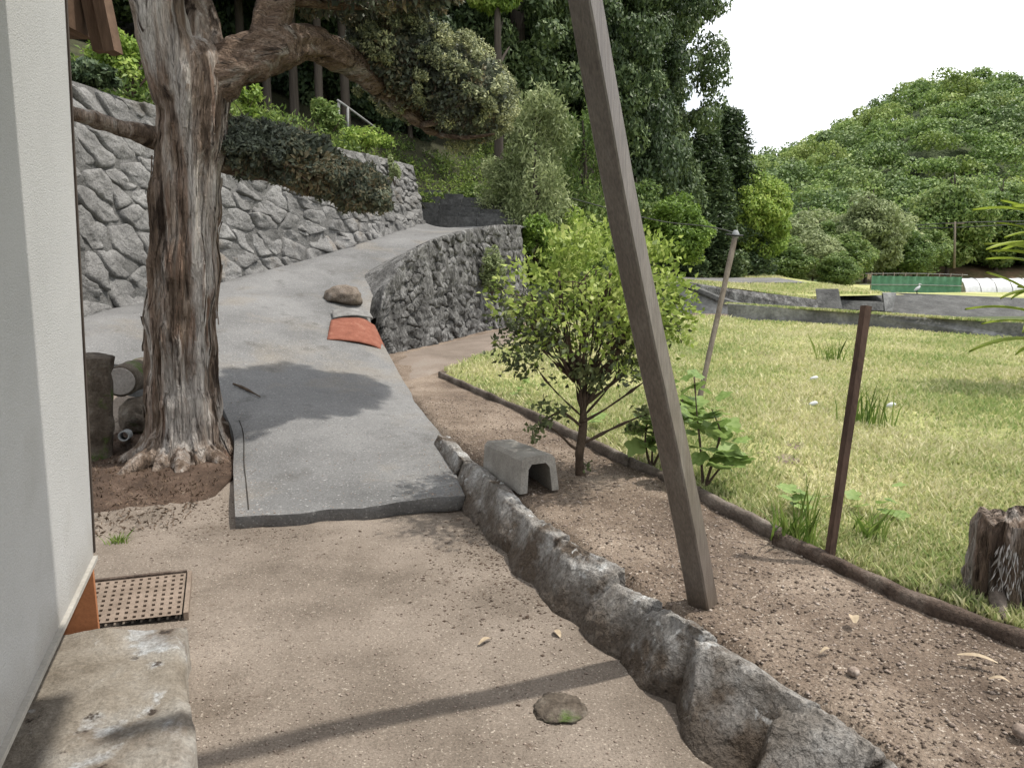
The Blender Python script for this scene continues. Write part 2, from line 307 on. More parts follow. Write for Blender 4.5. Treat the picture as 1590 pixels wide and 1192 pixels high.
m_lip = M('wall_lip', [(0.3, (0.36, 0.34, 0.30)), (0.7, (0.46, 0.44, 0.40))], scale=6, grain=0.15, bump=0.3, bscale=80, bdist=0.003)
m_litter = M('dry_leaf', [(0.3, (0.34, 0.26, 0.17)), (0.7, (0.52, 0.43, 0.31))], scale=20, grain=0.2, bump=0.2, bscale=90, bdist=0.003)
m_field = M('lawn_soil', k=1.0, cols=[(0.3, (0.20, 0.235, 0.075)), (0.5, (0.33, 0.335, 0.135)), (0.7, (0.44, 0.40, 0.21))], scale=0.7, gscale=40, grain=0.5, bump=0.9, bscale=60, bdist=0.03)
m_hillsoil = M('forest_floor', [(0.3, (0.022, 0.022, 0.012)), (0.6, (0.05, 0.052, 0.022)), (0.8, (0.075, 0.085, 0.03))], scale=0.8, gscale=20, grain=0.4, bump=0.8, bscale=12, bdist=0.08)
m_hillgreen = M('hill_floor', [(0.3, (0.035, 0.05, 0.018)), (0.6, (0.065, 0.09, 0.03)), (0.8, (0.09, 0.12, 0.04))], scale=0.3, gscale=3, grain=0.4, bump=0.8, bscale=2, bdist=0.3)
m_ground = M('far_ground', [(0.3, (0.06, 0.085, 0.025)), (0.6, (0.11, 0.13, 0.045)), (0.8, (0.15, 0.15, 0.07))], scale=0.15, gscale=4, grain=0.3, bump=0.6, bscale=3, bdist=0.1)
m_bank = M('revetment', k=0.58, cols=[(0.3, (0.075, 0.075, 0.073)), (0.55, (0.135, 0.135, 0.13)), (0.75, (0.2, 0.2, 0.195))], scale=2.0, gscale=14, grain=0.35, bump=0.8, bscale=8, bdist=0.06)
m_palewall = M('pale_field_wall', [(0.3, (0.10, 0.10, 0.098)), (0.5, (0.21, 0.21, 0.205)), (0.7, (0.40, 0.40, 0.39))], scale=1.3, gscale=14, grain=0.35, bump=0.7, bscale=10, bdist=0.04)
m_net = M('green_net', [(0.35, (0.08, 0.21, 0.125)), (0.65, (0.14, 0.29, 0.19))], scale=1.2, gscale=6, grain=0.2, bump=0.3, bscale=10, bdist=0.02)
m_vinyl = M('greenhouse_film', [(0.3, (0.48, 0.49, 0.5)), (0.7, (0.66, 0.67, 0.68))], scale=2.0, gscale=8, grain=0.1, bump=0.2, bscale=4, bdist=0.05, rough=0.35, spec=0.5)
m_rail = M('pale_rail', [(0.3, (0.22, 0.22, 0.215)), (0.7, (0.34, 0.34, 0.33))], scale=8, grain=0.2, bump=0.2)
m_heath = M('dry_bank', [(0.3, (0.08, 0.09, 0.03)), (0.5, (0.17, 0.13, 0.065)), (0.7, (0.22, 0.13, 0.08))], scale=0.8, gscale=4, grain=0.35, bump=0.6, bscale=4, bdist=0.1)

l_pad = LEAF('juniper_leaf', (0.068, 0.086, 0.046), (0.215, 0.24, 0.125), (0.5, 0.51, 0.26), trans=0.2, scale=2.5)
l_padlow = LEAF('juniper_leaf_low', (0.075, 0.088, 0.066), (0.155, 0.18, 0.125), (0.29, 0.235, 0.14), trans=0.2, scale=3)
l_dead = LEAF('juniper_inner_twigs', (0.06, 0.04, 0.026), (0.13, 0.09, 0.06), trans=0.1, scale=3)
l_ever = LEAF('evergreen_leaf', (0.035, 0.058, 0.024), (0.075, 0.115, 0.044), (0.15, 0.2, 0.075), trans=0.22, scale=0.35)
l_cedar = LEAF('cedar_leaf', (0.022, 0.038, 0.02), (0.045, 0.075, 0.033), (0.085, 0.12, 0.05), trans=0.15, scale=0.4)
l_bright = LEAF('bright_leaf', (0.1, 0.17, 0.028), (0.22, 0.33, 0.055), (0.38, 0.47, 0.11), trans=0.4, scale=0.7)
l_mid = LEAF('mid_leaf', (0.07, 0.12, 0.03), (0.145, 0.22, 0.055), (0.26, 0.32, 0.105), trans=0.35, scale=0.5)
l_olive = LEAF('olive_leaf', (0.15, 0.19, 0.075), (0.29, 0.34, 0.16), (0.42, 0.46, 0.24), trans=0.35, scale=0.7)
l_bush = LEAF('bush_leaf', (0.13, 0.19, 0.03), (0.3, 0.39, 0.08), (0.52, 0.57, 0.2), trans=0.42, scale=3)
l_bushdark = LEAF('bush_leaf_dark', (0.05, 0.06, 0.028), (0.095, 0.12, 0.045), (0.16, 0.18, 0.075), trans=0.25, scale=5)
l_broad = LEAF('broad_leaf', (0.08, 0.135, 0.035), (0.15, 0.235, 0.06), (0.25, 0.34, 0.11), trans=0.4, scale=4)
l_frond = LEAF('frond_leaf', (0.12, 0.17, 0.02), (0.24, 0.31, 0.045), (0.40, 0.46, 0.12), trans=0.4, scale=4)
l_hill = LEAF('hill_leaf', (0.085, 0.145, 0.032), (0.185, 0.27, 0.065), (0.31, 0.38, 0.12), trans=0.3, scale=0.09)
l_hillb = LEAF('hill_leaf_fresh', (0.10, 0.15, 0.03), (0.20, 0.27, 0.06), (0.32, 0.38, 0.12), trans=0.3, scale=0.09)
l_hilld = LEAF('hill_leaf_dark', (0.07, 0.115, 0.035), (0.13, 0.195, 0.055), (0.21, 0.27, 0.09), trans=0.2, scale=0.09)
l_grass = LEAF('grass_blade', (0.25, 0.33, 0.11), (0.46, 0.47, 0.22), (0.64, 0.6, 0.38), trans=0.35, scale=0.55, rough=0.6, vary=0.0)
l_weed = LEAF('weed_blade', (0.07, 0.13, 0.02), (0.14, 0.22, 0.04), (0.24, 0.30, 0.08), trans=0.4, scale=2)
l_under = LEAF('undergrowth_leaf', (0.045, 0.08, 0.018), (0.11, 0.17, 0.036), (0.23, 0.3, 0.07), trans=0.35, scale=0.45)

# ------------------------------------------------------------------ setting: ground, yard, bed, field
def lerp_poly(pts, key):
    """piecewise-linear x(y) through pts sorted by y"""
    if key <= pts[0][1]: return pts[0][0]
    for a, b in zip(pts, pts[1:]):
        if key <= b[1]:
            t = (key - a[1]) / (b[1] - a[1]); return a[0] + (b[0] - a[0]) * t
    return pts[-1][0]
def row_grid(name, rows, cols, zf, mat, kind='structure'):
    """rows: list of (y, x0, x1)"""
    V = []; Fs = []
    for (y, x0, x1) in rows:
        for k in range(cols + 1):
            x = x0 + (x1 - x0) * k / cols; V.append((x, y, zf(x, y, k / cols)))
    n = cols + 1
    for i in range(len(rows) - 1):
        for k in range(cols): a = i * n + k; Fs.append((a, a + 1, a + n + 1, a + n))
    return tag(mesh(name, V, Fs, mat), kind=kind)

S = 900
tag(mesh('ground', [(-S, -S, -0.9), (S, -S, -0.9), (S, S, -0.9), (-S, S, -0.9)], [(0, 1, 2, 3)], m_ground), kind='structure')

BED = 0.22
# foot of the stone row on the yard side, and its crest on the bed side
foot = [gp(u, v, 0) for (u, v) in [(1250, 1330), (1130, 1192), (1040, 1095), (960, 1012), (895, 955), (845, 895), (800, 848), (760, 800), (722, 766)]]
crest = [gp(u, v, BED + 0.03) for (u, v) in [(1520, 1300), (1425, 1205), (1282, 1108), (1170, 1035), (1090, 980), (1010, 930), (930, 875), (865, 830), (800, 775), (745, 725), (695, 675)]]
edge_r = [at(u, v, Y) for (u, v, Y) in [(722, 768, 4.52), (700, 712, 5.25), (682, 660, 6.2), (645, 618, 7.3), (618, 575, 8.25), (604, 548, 8.85), (590, 520, 9.5), (585, 500, 10.4)]]
foot2 = sorted([(p.x, p.y) for p in foot], key=lambda p: p[1])
bedl = sorted([(p.x, p.y) for p in crest[:-1]] + [(p.x - 0.12, p.y) for p in edge_r[2:]], key=lambda p: p[1])

def yard_z(x, y):
    z = 0.018 * fbm((x * 0.9, y * 0.9, 0)) + 0.006 * fbm((x * 6, y * 6, 3))
    z += 0.36 * smooth(5.2, 7.2, y) * smooth(-2.1, -2.7, x) + 0.05 * smooth(-1.6, -2.2, x) * smooth(4.2, 5.0, y)
    return z
rows = []
y = -1.5
while y < 7.6:
    rows.append((y, -7.0, (lerp_poly(foot2, y) + 0.12) if y < 4.6 else (-0.45 if y < 6.2 else -2.55 - max(0, y - 6.2) * 2.0))); y += 0.045
row_grid('yard', rows, 150, lambda x, y, t: yard_z(x, y), m_sand)
# mulch round the big trunk
V = []; Fs = []; nr, na = 18, 48; mc = Vector((-2.55, 5.45, 0))
for i in range(nr + 1):
    for k in range(na):
        a = 2 * math.pi * k / na; r = i / nr * (1.15 + 0.22 * fbm((math.cos(a) * 1.5, math.sin(a) * 1.5, 8)))
        x = mc.x + math.cos(a) * r * 0.9; yy = mc.y + math.sin(a) * r * 0.95; x = min(x, -1.98)
        V.append((x, yy, yard_z(x, yy) + 0.055 * (1 - (i / nr) ** 2) - 0.02 * (i / nr) ** 4 + 0.02 * fbm((x * 5, yy * 5, 1)) * (1 - i / nr)))
for i in range(nr):
    for k in range(na):
        a, b = i * na + k, i * na + (k + 1) % na; Fs.append((a, b, b + na, a + na))
tag(mesh('mulch', V, Fs, m_mulch), kind='structure')

def bed_z(x, y):
    d = x - lerp_poly(bedl, y)
    z = BED + 0.02 * fbm((x * 1.1, y * 1.1, 5)) + 0.018 * fbm((x * 5, y * 5, 2)) * smooth(9, 4, y)
    z -= 0.16 * smooth(0.10, 0.0, d) if y > 5.4 else 0.10 * smooth(0.10, 0.0, d)
    return z
rows = []; y = 0.6
while y < 19.5:
    rows.append((y, lerp_poly(bedl, y) - 0.02, min(5.6 + 0.1 * y, lerp_poly([(26.0, 1.0), (10.0, 14.4), (5.3, 18.2), (4.0, 19.2)], y)))); y += 0.05 if y < 6 else 0.14
row_grid('planting_bed', rows, 150, lambda x, y, t: bed_z(x, y), m_soil)
# gravel lane running from the concrete to the foot of the wall
pl = [gp(u, v, BED + 0.03) for (u, v) in [(612, 548), (700, 527), (800, 505), (900, 490), (930, 495), (840, 528), (760, 548), (695, 572), (655, 582), (628, 588)]]
c = sum(pl, Vector()) / len(pl); V = [c]; Fs = []
ring = []
for i, p in enumerate(pl):
    q = pl[(i + 1) % len(pl)]
    for k in range(5): ring.append(p.lerp(q, k / 5))
for s in (0.25, 0.5, 0.75, 1.0):
    for i, p in enumerate(ring):
        w = c.lerp(p, s * (1 + (0.05 * fbm((p.x * 2, p.y * 2, 0)) if s == 1 else 0))); V.append((w.x, w.y, bed_z(w.x, w.y) + 0.022 - (0.03 if s == 1 else 0)))
n = len(ring)
for k in range(n): Fs.append((0, 1 + k, 1 + (k + 1) % n))
for s in range(3):
    for k in range(n): a, b = 1 + s * n + k, 1 + s * n + (k + 1) % n; Fs.append((a, a + n, b + n, b))
tag(mesh('gravel_lane', V, Fs, m_gravelpath), kind='structure')

# the field: left/near boundary is the timber edging
FLD = 0.25
edging = [gp(u, v, FLD) for (u, v) in [(683, 577), (740, 605), (800, 632), (880, 668), (970, 708), (1062, 748), (1150, 792), (1212, 826), (1300, 868), (1420, 918), (1590, 985), (1760, 1050)]]
e2 = sorted([(p.x, p.y) for p in edging], key=lambda p: p[1])
far_l = gp(700, 560, FLD); far_m = gp(880, 510, FLD)
def field_x0(y):
    if y <= edging[0].y: return lerp_poly(e2, y)
    return edging[0].x + (y - edging[0].y) * 0.28
def field_z(x, y): return FLD + 0.03 * fbm((x * 0.35, y * 0.35, 7)) + 0.012 * fbm((x * 2, y * 2, 7))
fwl = [gp(u, v, FLD) for u, v in ((1640, 532), (1430, 514), (1300, 505), (1130, 494), (1050, 491))]
farx = [(26.0, 1.0)] + [(p.x, p.y + 0.1) for p in fwl]
rows = []; y = 1.9
while y < fwl[-1].y:
    rows.append((y, field_x0(y), lerp_poly(farx, y))); y += 0.16
row_grid('field', rows, 90, lambda x, y, t: field_z(x, y) - (0.06 if t == 0 else 0), m_field)

# ------------------------------------------------------------------ concrete drive: lofted between its two margins
secL = [(366, 815, 4.22), (362, 730, 5.05), (357, 655, 6.05), (300, 585, 6.9), (110, 552, 6.75), (70, 520, 7.15), (60, 502, 7.6), (230, 466, 9.3), (350, 436, 10.66), (480, 401, 12.37), (580, 371, 14.3), (660, 343.5, 18.3), (665, 342, 19.0)]
secR = [(722, 768, 4.52), (700, 712, 5.25), (682, 660, 6.2), (645, 618, 7.3), (618, 575, 8.25), (604, 548, 8.85), (574, 488, 10.08), (597, 427, 11.8), (657, 389, 13.4), (703, 370, 14.6), (752, 357, 15.7), (808, 352, 16.6), (835, 350, 18.4)]
Lc = catmull([at(*p) for p in secL], 6); Rc = catmull([at(*p) for p in secR], 6)
NC = 26
def road_pt(i, t):
    p = Lc[i].lerp(Rc[i], t); return p
ZZ = np.array([[road_pt(i, k / NC).z for k in range(NC + 1)] for i in range(len(Lc))])
for it in range(260):
    Z2_ = ZZ.copy(); Z2_[1:-1, 1:-1] = 0.25 * (ZZ[:-2, 1:-1] + ZZ[2:, 1:-1] + ZZ[1:-1, :-2] + ZZ[1:-1, 2:]); ZZ = ZZ * 0.4 + Z2_ * 0.6
V = []; Fs = []
for i in range(len(Lc)):
    for k in range(NC + 1):
        t = k / NC; p = road_pt(i, t); p.z = ZZ[i, k]
        e = min(t, 1 - t)
        p = p + Vector((0, 0, 0.012 * fbm((p.x * 1.5, p.y * 1.5, 4)) + 0.005 * fbm((p.x * 9, p.y * 9, 4)) - 0.012 * smooth(0.03, 0, e)))
        if i == 0: p.y += 0.05 * fbm((p.x * 2.5, 0, 2)); p.z = max(p.z, 0.075)
        if 0 < i < 6: p.z = max(p.z, 0.075 + 0.005 * i)
        V.append(p)
n = NC + 1
for i in range(len(Lc) - 1):
    for k in range(NC): a = i * n + k; Fs.append((a, a + 1, a + n + 1, a + n))
# broken edge face round the apron
loop = [i * n for i in range(len(Lc) - 1, -1, -1)] + [k for k in range(1, NC + 1)] + [i * n + NC for i in range(1, 37)]
nl = len(V); V += [V[i].copy() for i in loop]; loop = [nl + j for j in range(len(loop))]
base = len(V)
for j, idx in enumerate(loop):
    p = V[idx].copy(); V.append(p + Vector((0.02 * fbm(p * 6), 0.02 * fbm(p * 6 + Vector((9, 0, 0))), -0.075 + 0.012 * fbm(p * 8))))
for j, idx in enumerate(loop):
    p = V[idx].copy(); V.append(Vector((p.x + 0.03 * fbm(p * 4), p.y + 0.09 + 0.03 * fbm(p * 5), min(p.z - 0.15, -0.05))))
m = len(loop)
for j in range(m - 1):
    Fs.append((loop[j + 1], loop[j], base + j, base + j + 1)); Fs.append((base + j + 1, base + j, base + m + j, base + m + j + 1))
drive = tag(mesh('concrete_drive', V, Fs, m_concrete), kind='structure')

jv = []; jf = []
for i in range(1, 13):
    p_, q_ = V[i * n], V[i * n + 1]; e_ = (q_ - p_).normalized()
    for t_ in (0.075, 0.083): r_ = p_ + e_ * t_; jv.append(Vector((r_.x, r_.y, p_.z + (q_.z - p_.z) * t_ / (q_ - p_).length + 0.0035)))
for i in range(11): jf.append((2 * i, 2 * i + 1, 2 * i + 3, 2 * i + 2))
mesh('joint', jv, jf, m_pit, drive)
RX = np.array([[road_pt(i, k / NC).x for k in range(NC + 1)] for i in range(len(Lc))]); RY = np.array([[road_pt(i, k / NC).y for k in range(NC + 1)] for i in range(len(Lc))])
def road_z(x, y):
    D_ = (RX - x) ** 2 + (RY - y) ** 2; j = np.argsort(D_.ravel())[:4]; w_ = 1 / (D_.ravel()[j] + 1e-4); return float((ZZ.ravel()[j] * w_).sum() / w_.sum())
def on_drive(u, v, dz=0.0):
    prev = None
    for Y in np.arange(4.6, 15, 0.05):
        p = at(u, v, Y); f = p.z - road_z(p.x, p.y)
        if f <= 0: break
    return p + Vector((0, 0, dz))
def road_z_old(x, y):
    best = None
    for i in range(len(Lc)):
        for k in range(0, NC + 1, 2):
            p = road_pt(i, k / NC); d = (p.x - x) ** 2 + (p.y - y) ** 2
            if best is None or d < best[0]: best = (d, ZZ[i, k])
    return best[1]

# ------------------------------------------------------------------ masonry: every stone a part
def clip(poly, px, py, nx, ny):
    out = []
    for i, a in enumerate(poly):
        b = poly[(i + 1) % len(poly)]
        da = (a[0] - px) * nx + (a[1] - py) * ny; db = (b[0] - px) * nx + (b[1] - py) * ny
        if da <= 0: out.append(a)
        if (da < 0 < db) or (db < 0 < da):
            t = da / (da - db); out.append((a[0] + (b[0] - a[0]) * t, a[1] + (b[1] - a[1]) * t))
    return out
def voronoi(L, H, dx, dy, seed, jit=0.42, shear=0.0, ky=1.0):
    fw = lambda p: (p[0] + shear * p[1], p[1] * ky); bw = lambda p: (p[0] - shear * p[1] / ky, p[1] / ky)
    r = random.Random(seed); P = []
    ny = max(1, round(H / dy)); nx = max(1, round(L / dx))
    for j in range(ny):
        for i in range(nx):
            P.append(((i + 0.5 + (0.5 if j % 2 else 0) - 0.25 + r.uniform(-jit, jit)) * L / nx, (j + 0.5 + r.uniform(-jit, jit)) * H / ny))
    cells = []; P = [fw(p) for p in P]
    for a, (x, y) in enumerate(P):
        poly = [fw(p) for p in ((0, 0), (L, 0), (L, H), (0, H))]
        nb = sorted(((q[0] - x) ** 2 + (q[1] - y) ** 2, q) for b, q in enumerate(P) if b != a and abs(q[0] - x) < 4 * dx and abs(q[1] - y) < 4 * dy)[:22]
        for _, q in nb:
            poly = clip(poly, (x + q[0]) / 2, (y + q[1]) / 2, q[0] - x, q[1] - y)
            if len(poly) < 3: break
        if len(poly) >= 3: cells.append([bw(p) for p in poly])
    return cells
def stone_piece(poly, place, nrm, joint, bulge, seed, rough, pts=16, prof=((1.0, -0.03), (0.95, 0.45), (0.72, 0.95), (0.38, 1.05))):
    """one rounded stone on a wall; place(s,t) -> world point, nrm(s,t) -> outward"""
    r = random.Random(seed)
    cx = sum(p[0] for p in poly) / len(poly); cy = sum(p[1] for p in poly) / len(poly)
    per = []; tot = 0
    for i, a in enumerate(poly):
        b = poly[(i + 1) % len(poly)]; d = math.hypot(b[0] - a[0], b[1] - a[1]); per.append((tot, d, a, b)); tot += d
    ring = []
    for k in range(pts):
        s = tot * k / pts
        for (t0, d, a, b) in per:
            if t0 <= s <= t0 + d + 1e-9:
                t = (s - t0) / max(d, 1e-9); ring.append((a[0] + (b[0] - a[0]) * t, a[1] + (b[1] - a[1]) * t)); break
    rad = min(math.hypot(p[0] - cx, p[1] - cy) for p in ring)
    sc0 = max(0.4, 1 - joint / max(rad, 0.02))
    tilt = (r.uniform(-1, 1) * bulge * 0.9, r.uniform(-1, 1) * bulge * 0.9); lift = r.uniform(0.5, 1.3) * bulge
    V = []; Fs = []
    for (sc, h) in prof:
        for (x, y) in ring:
            # rounded corners: pull far points in
            d = math.hypot(x - cx, y - cy); q = sc0 * sc * (1 - 0.06 * max(0, d / max(rad, 0.02) - 1.3))
            q *= 1 + 0.09 * noise.noise(Vector((x * 7, y * 7, seed * 1.7)))
            X = cx + (x - cx) * q; Y = cy + (y - cy) * q
            hh = h * lift + (tilt[0] * (X - cx) + tilt[1] * (Y - cy)) / max(rad, 0.05) * (0.7 if h > 0 else 0)
            p = place(X, Y) + nrm(X, Y) * hh
            p = p + nrm(X, Y) * rough * fbm(p * 6.5, 5) * (1 if h > 0 else 0.2)
            V.append(p)
    V.append(place(cx, cy) + nrm(cx, cy) * (lift * 1.05 + rough * fbm(place(cx, cy) * 5.0, 5)))
    n = pts
    for a in range(3):
        for k in range(n):
            i, j = a * n + k, a * n + (k + 1) % n; Fs.append((i, j, j + n, i + n))
    for k in range(n): Fs.append((3 * n + k, 3 * n + (k + 1) % n, 4 * n))
    return V, Fs

class Wall:
    def __init__(s, basepts, hs, batter, sub=8):
        s.P = catmull(basepts, sub); s.h = [x.x for x in catmull([(h, 0, 0) for h in hs], sub)]
        s.l = [0]
        for a, b in zip(s.P, s.P[1:]): s.l.append(s.l[-1] + (b - a).length)
        s.L = s.l[-1]; s.batter = batter; s.H = max(hs)
    def loc(s, x):
        x = min(max(x, 0), s.L)
        for i in range(len(s.P) - 1):
            if x <= s.l[i + 1] or i == len(s.P) - 2:
                t = (x - s.l[i]) / max(1e-9, s.l[i + 1] - s.l[i]); p = s.P[i].lerp(s.P[i + 1], t); h = s.h[i] + (s.h[i + 1] - s.h[i]) * t
                d = s.P[min(i + 1, len(s.P) - 1)] - s.P[i]; d.z = 0; d.normalize(); return p, h, d
    def place(s, x, y):
        p, h, d = s.loc(x); n = Vector((d.y, -d.x, 0)); z = y / s.H * h
        return p + Vector((0, 0, z)) - n * (z * s.batter)
    def nrm(s, x, y):
        p, h, d = s.loc(x); n = Vector((d.y, -d.x, s.batter)); return n.normalized()
    def backing(s, name, mat, parent, nx, ny, rough, thick=0.5, top=0.0):
        V = []; Fs = []
        for j in range(ny + 1):
            for i in range(nx + 1):
                x, y = s.L * i / nx, s.H * j / ny; p = s.place(x, y); p = p + s.nrm(x, y) * rough * fbm(p * 2.5, 5)
                V.append(p)
        for i in range(nx + 1):      # flat coping behind the face
            p = V[ny * (nx + 1) + i]; _, _, d = s.loc(s.L * i / nx); V.append(p - Vector((d.y, -d.x, 0)) * thick + Vector((0, 0, top)))
        n = nx + 1
        for j in range(ny + 1):
            for i in range(nx): a = j * n + i; Fs.append((a, a + 1, a + n + 1, a + n))
        # right end face
        e = [j * n + nx for j in range(ny + 1)] + [(ny + 1) * n + nx]
        b = len(V); _, _, d = s.loc(s.L); q = V[nx] - Vector((d.y, -d.x, 0)) * (thick + s.batter * s.h[-1]); V.append(q); Fs.append(tuple(e + [b]))
        return mesh(name, V, Fs, mat, parent)

# tall wall of natural stones along the left side of the drive
wb = [at(*p) for p in [(20, 512, 7.05), (110, 497, 7.8), (230, 468, 9.2), (350, 438, 10.55), (480, 403, 12.3), (580, 373, 14.2), (662, 345, 18.2)]]
for p in wb: p.z -= 0.08; p.x -= 0.03
wt_top = [3.75, 3.70, 3.60, 3.55, 3.5, 3.55, 3.75]
W1 = Wall(wb, [t - p.z for t, p in zip(wt_top, wb)], 0.20)
wl = thing('stone_retaining_wall', 'tall leaning retaining wall of big pale grey natural stones behind the old tree', 'wall', wb[2])
W1.backing('mortar_face', m_mortar, wl, 120, 26, 0.02, thick=0.45)
for i, poly in enumerate(voronoi(W1.L, W1.H, 0.41, 0.345, 5, jit=0.62, shear=0.6, ky=1.05)):
    V, Fs = stone_piece(poly, W1.place, W1.nrm, 0.005, 0.032, i, 0.045, pts=22, prof=((1.0, -0.05), (0.975, 0.62), (0.86, 0.98), (0.45, 1.02)))
    mesh('stone', V, Fs, m_wallstone, wl)

# lower weathered wall holding up the right side of the drive
rb = [at(*p) for p in [(590, 545, 10.55), (612, 546, 10.8), (660, 535, 11.6), (720, 521, 13.1), (780, 507, 14.8), (822, 492, 16.3)]]
for p in rb: p.z = BED - 0.03
tops = [0.74, 1.22, 1.72, 2.0, 2.2, 2.26]
W2 = Wall(rb, [t - p.z + 0.02 for t, p in zip(tops, rb)], 0.10)
wr_ = thing('rubble_retaining_wall', 'rough dark grey rubble wall holding the right side of the concrete drive', 'wall', rb[2])
W2.backing('wall_face', m_darkstone, wr_, 110, 26, 0.08, thick=1.0, top=-0.42)
for i, poly in enumerate(voronoi(W2.L, W2.H, 0.19, 0.26, 9, jit=0.5, shear=0.15)):
    V, Fs = stone_piece(poly, W2.place, W2.nrm, 0.006, 0.03, 500 + i, 0.06, pts=14)
    mesh('stone', V, Fs, m_darkstone, wr_)

# stone steps closing the top of the drive
st = thing('stone_steps', 'low dark stone steps at the top of the drive under the green slope', 'steps', at(720, 348, 18.4))
for k in range(5):
    a = at(652, 346, 18.35 + 0.28 * k); b = at(800 + 6 * k, 352, 18.0 + 0.28 * k); z0 = a.z - 0.2; hgt = 0.16 * (k + 1)
    d = (b - a) * 0.5; mb = MB(); nseg = 5
    for q in range(nseg):
        c0 = a.lerp(b, (q + 0.5) / nseg); mb.box((c0.x, c0.y, z0 + (0.2 + hgt * (1 - 0.12 * q)) / 2), d * (1 / nseg * 0.985), (0, 0.15, 0), (0, 0, (0.2 + hgt * (1 - 0.12 * q)) / 2))
    mb.build('step', m_bank, st)

# ------------------------------------------------------------------ row of boulders between yard and bed
row = thing('boulder_edging', 'row of big brown boulders edging the planting bed, with grey lichen spots and paler tops', 'stone edging', gp(960, 1012, 0))
cl = catmull(crest, 8); fl = catmull(foot, 8)
def nearest(c, p): return min(c, key=lambda q: (q.x - p.x) ** 2 + (q.y - p.y) ** 2)
def along(c, t):
    x = t * (len(c) - 1); i = min(int(x), len(c) - 2); return c[i].lerp(c[i + 1], x - i)
random.seed(21); ts = [0.0, 0.15, 0.23, 0.40, 0.50, 0.575, 0.70, 0.765, 0.86, 0.93, 1.0]
for k in range(len(ts) - 1):
    t = (ts[k] + ts[k + 1]) / 2
    a = along(cl, ts[k]); b = along(cl, ts[k + 1]); c = along(cl, t); f = nearest(fl, c)
    d = (b - a); d.z = 0; L = d.length; d.normalize(); w = Vector((d.y, -d.x, 0)).normalized()
    if w.dot(c - f) < 0: w = -w
    gap = max(0.10, (c - f).dot(w)); top = BED + 0.035 + random.uniform(-0.015, 0.025)
    V0, Fs = ICO[5]; V = []; off = Vector((k * 13.7, 3.1 * k, 0)); rr_ = random.Random(60 + k)
    pl_ = [(Vector((rr_.gauss(0, 0.45), -1, rr_.gauss(0, 0.4))).normalized(), rr_.uniform(0.72, 0.98)) for _ in range(4)] + [(Vector((rr_.gauss(0, 0.16), rr_.gauss(0, 0.2), 1)).normalized(), rr_.uniform(0.86, 1.0)) for _ in range(3)] + [(Vector((sx_, rr_.gauss(-0.5, 0.3), rr_.gauss(0.1, 0.4))).normalized(), rr_.uniform(0.95, 1.08)) for sx_ in (-1, 1)]
    sl_ = rr_.uniform(-0.3, 0.3); ln_ = rr_.uniform(0.55, 0.59)
    for v in V0:
        mx_ = max(abs(v.x), abs(v.y), abs(v.z)); p = v / mx_
        for nn_, dd_ in pl_:
            e = p.dot(nn_)
            if e > dd_: p -= nn_ * (e - dd_)
        p *= 1 + 0.05 * fbm(p * 1.4 + off, 3) + 0.055 * fbm(p * 4.5 + off, 6)
        p.x += 0.3 * sl_ * p.z
        # cross-section: sloping inner face down to the yard, narrow top level with the bed, hidden back
        zt = p.z * 0.5 + 0.5; z = -0.10 + zt * (top + 0.10) + sl_ * p.x * 0.10 * zt
        front = -0.05 - (gap + 0.03) * (1 - max(0, min(1, (z + 0.02) / (top + 0.02)))) ** 0.9
        yc = front if p.y < 0 else 0.04
        q = c + d * (p.x * L * ln_) + w * (front * (0.5 - 0.5 * p.y) + 0.05 * (0.5 + 0.5 * p.y)); V.append(Vector((q.x, q.y, z)))
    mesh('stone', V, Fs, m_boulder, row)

# ------------------------------------------------------------------ house corner on the left
ZB = 0.42
B = gp(145, 862, ZB); A0 = gp(0, 1160, ZB)
d = (B - A0); d.z = 0; d.normalize(); nW = Vector((d.y, -d.x, 0))
A = B - d * 4.0; HT = 3.4
house = thing('house', 'corner of the house with pale grey stucco wall, brown timber eave and orange base board', 'house', B)
mb = MB(); c = (A + B) / 2 - nW * 1.5; mb.box((c.x, c.y, (ZB + HT) / 2), d * 2.0, nW * 1.5, (0, 0, (HT - ZB) / 2)); hw_ = mb.build('wall', m_stucco, house)
mb = MB(); mb.box((B + d * 0.012 - nW * 0.02) + Vector((0, 0, (HT - ZB) / 2 + 0.01)), d * 0.010, nW * 0.026, (0, 0, (HT - ZB) / 2)); mb.build('corner_trim', m_trim, hw_)
mb = MB(); c = (A + B) / 2 + nW * 0.004; mb.box((c.x, c.y, ZB - 0.010), d * 2.0, nW * 0.012, (0, 0, 0.009)); mb.build('bottom_trim', m_lip, hw_)
# orange base board standing under the corner, seen below the wall's edge
ob = gp(147, 973, 0.15); wv = Vector((ob.x - gp(80, 982, 0.15).x, ob.y - gp(80, 982, 0.15).y, 0)).normalized()
bb = Vector((B.x, B.y, 0)) - d * 0.10
o1 = Vector((ob.x, ob.y, 0)); mb = MB(); c = o1 - wv * 0.185; mb.box((c.x, c.y, (0.10 + ZB - 0.02) / 2), wv * 0.2, Vector((-wv.y, wv.x, 0)) * 0.012, (0, 0, (ZB - 0.02 - 0.10) / 2)); mb.build('base_board', m_orange, house)
# foundation wall set back under the stucco
mb = MB(); c = (A + B) / 2 - nW * 1.0 - d * 0.2; mb.box((c.x, c.y, 0.19), d * 1.8, nW * 0.75, (0, 0, 0.21)); mb.build('foundation', m_block, house)
# unseen roof, added above the view to cast shade on the near wall
D0 = gp(88, 962, ZB); D0 = B - d * ((B - D0).length + 0.30); aw = MB()
c = D0 - d * 1.6 + nW * 0.62; aw.box((c.x, c.y, 2.84), d * 1.6, nW * 0.62, (0, 0, 0.03)); aw.build('added_shade_roof', m_eave, house)
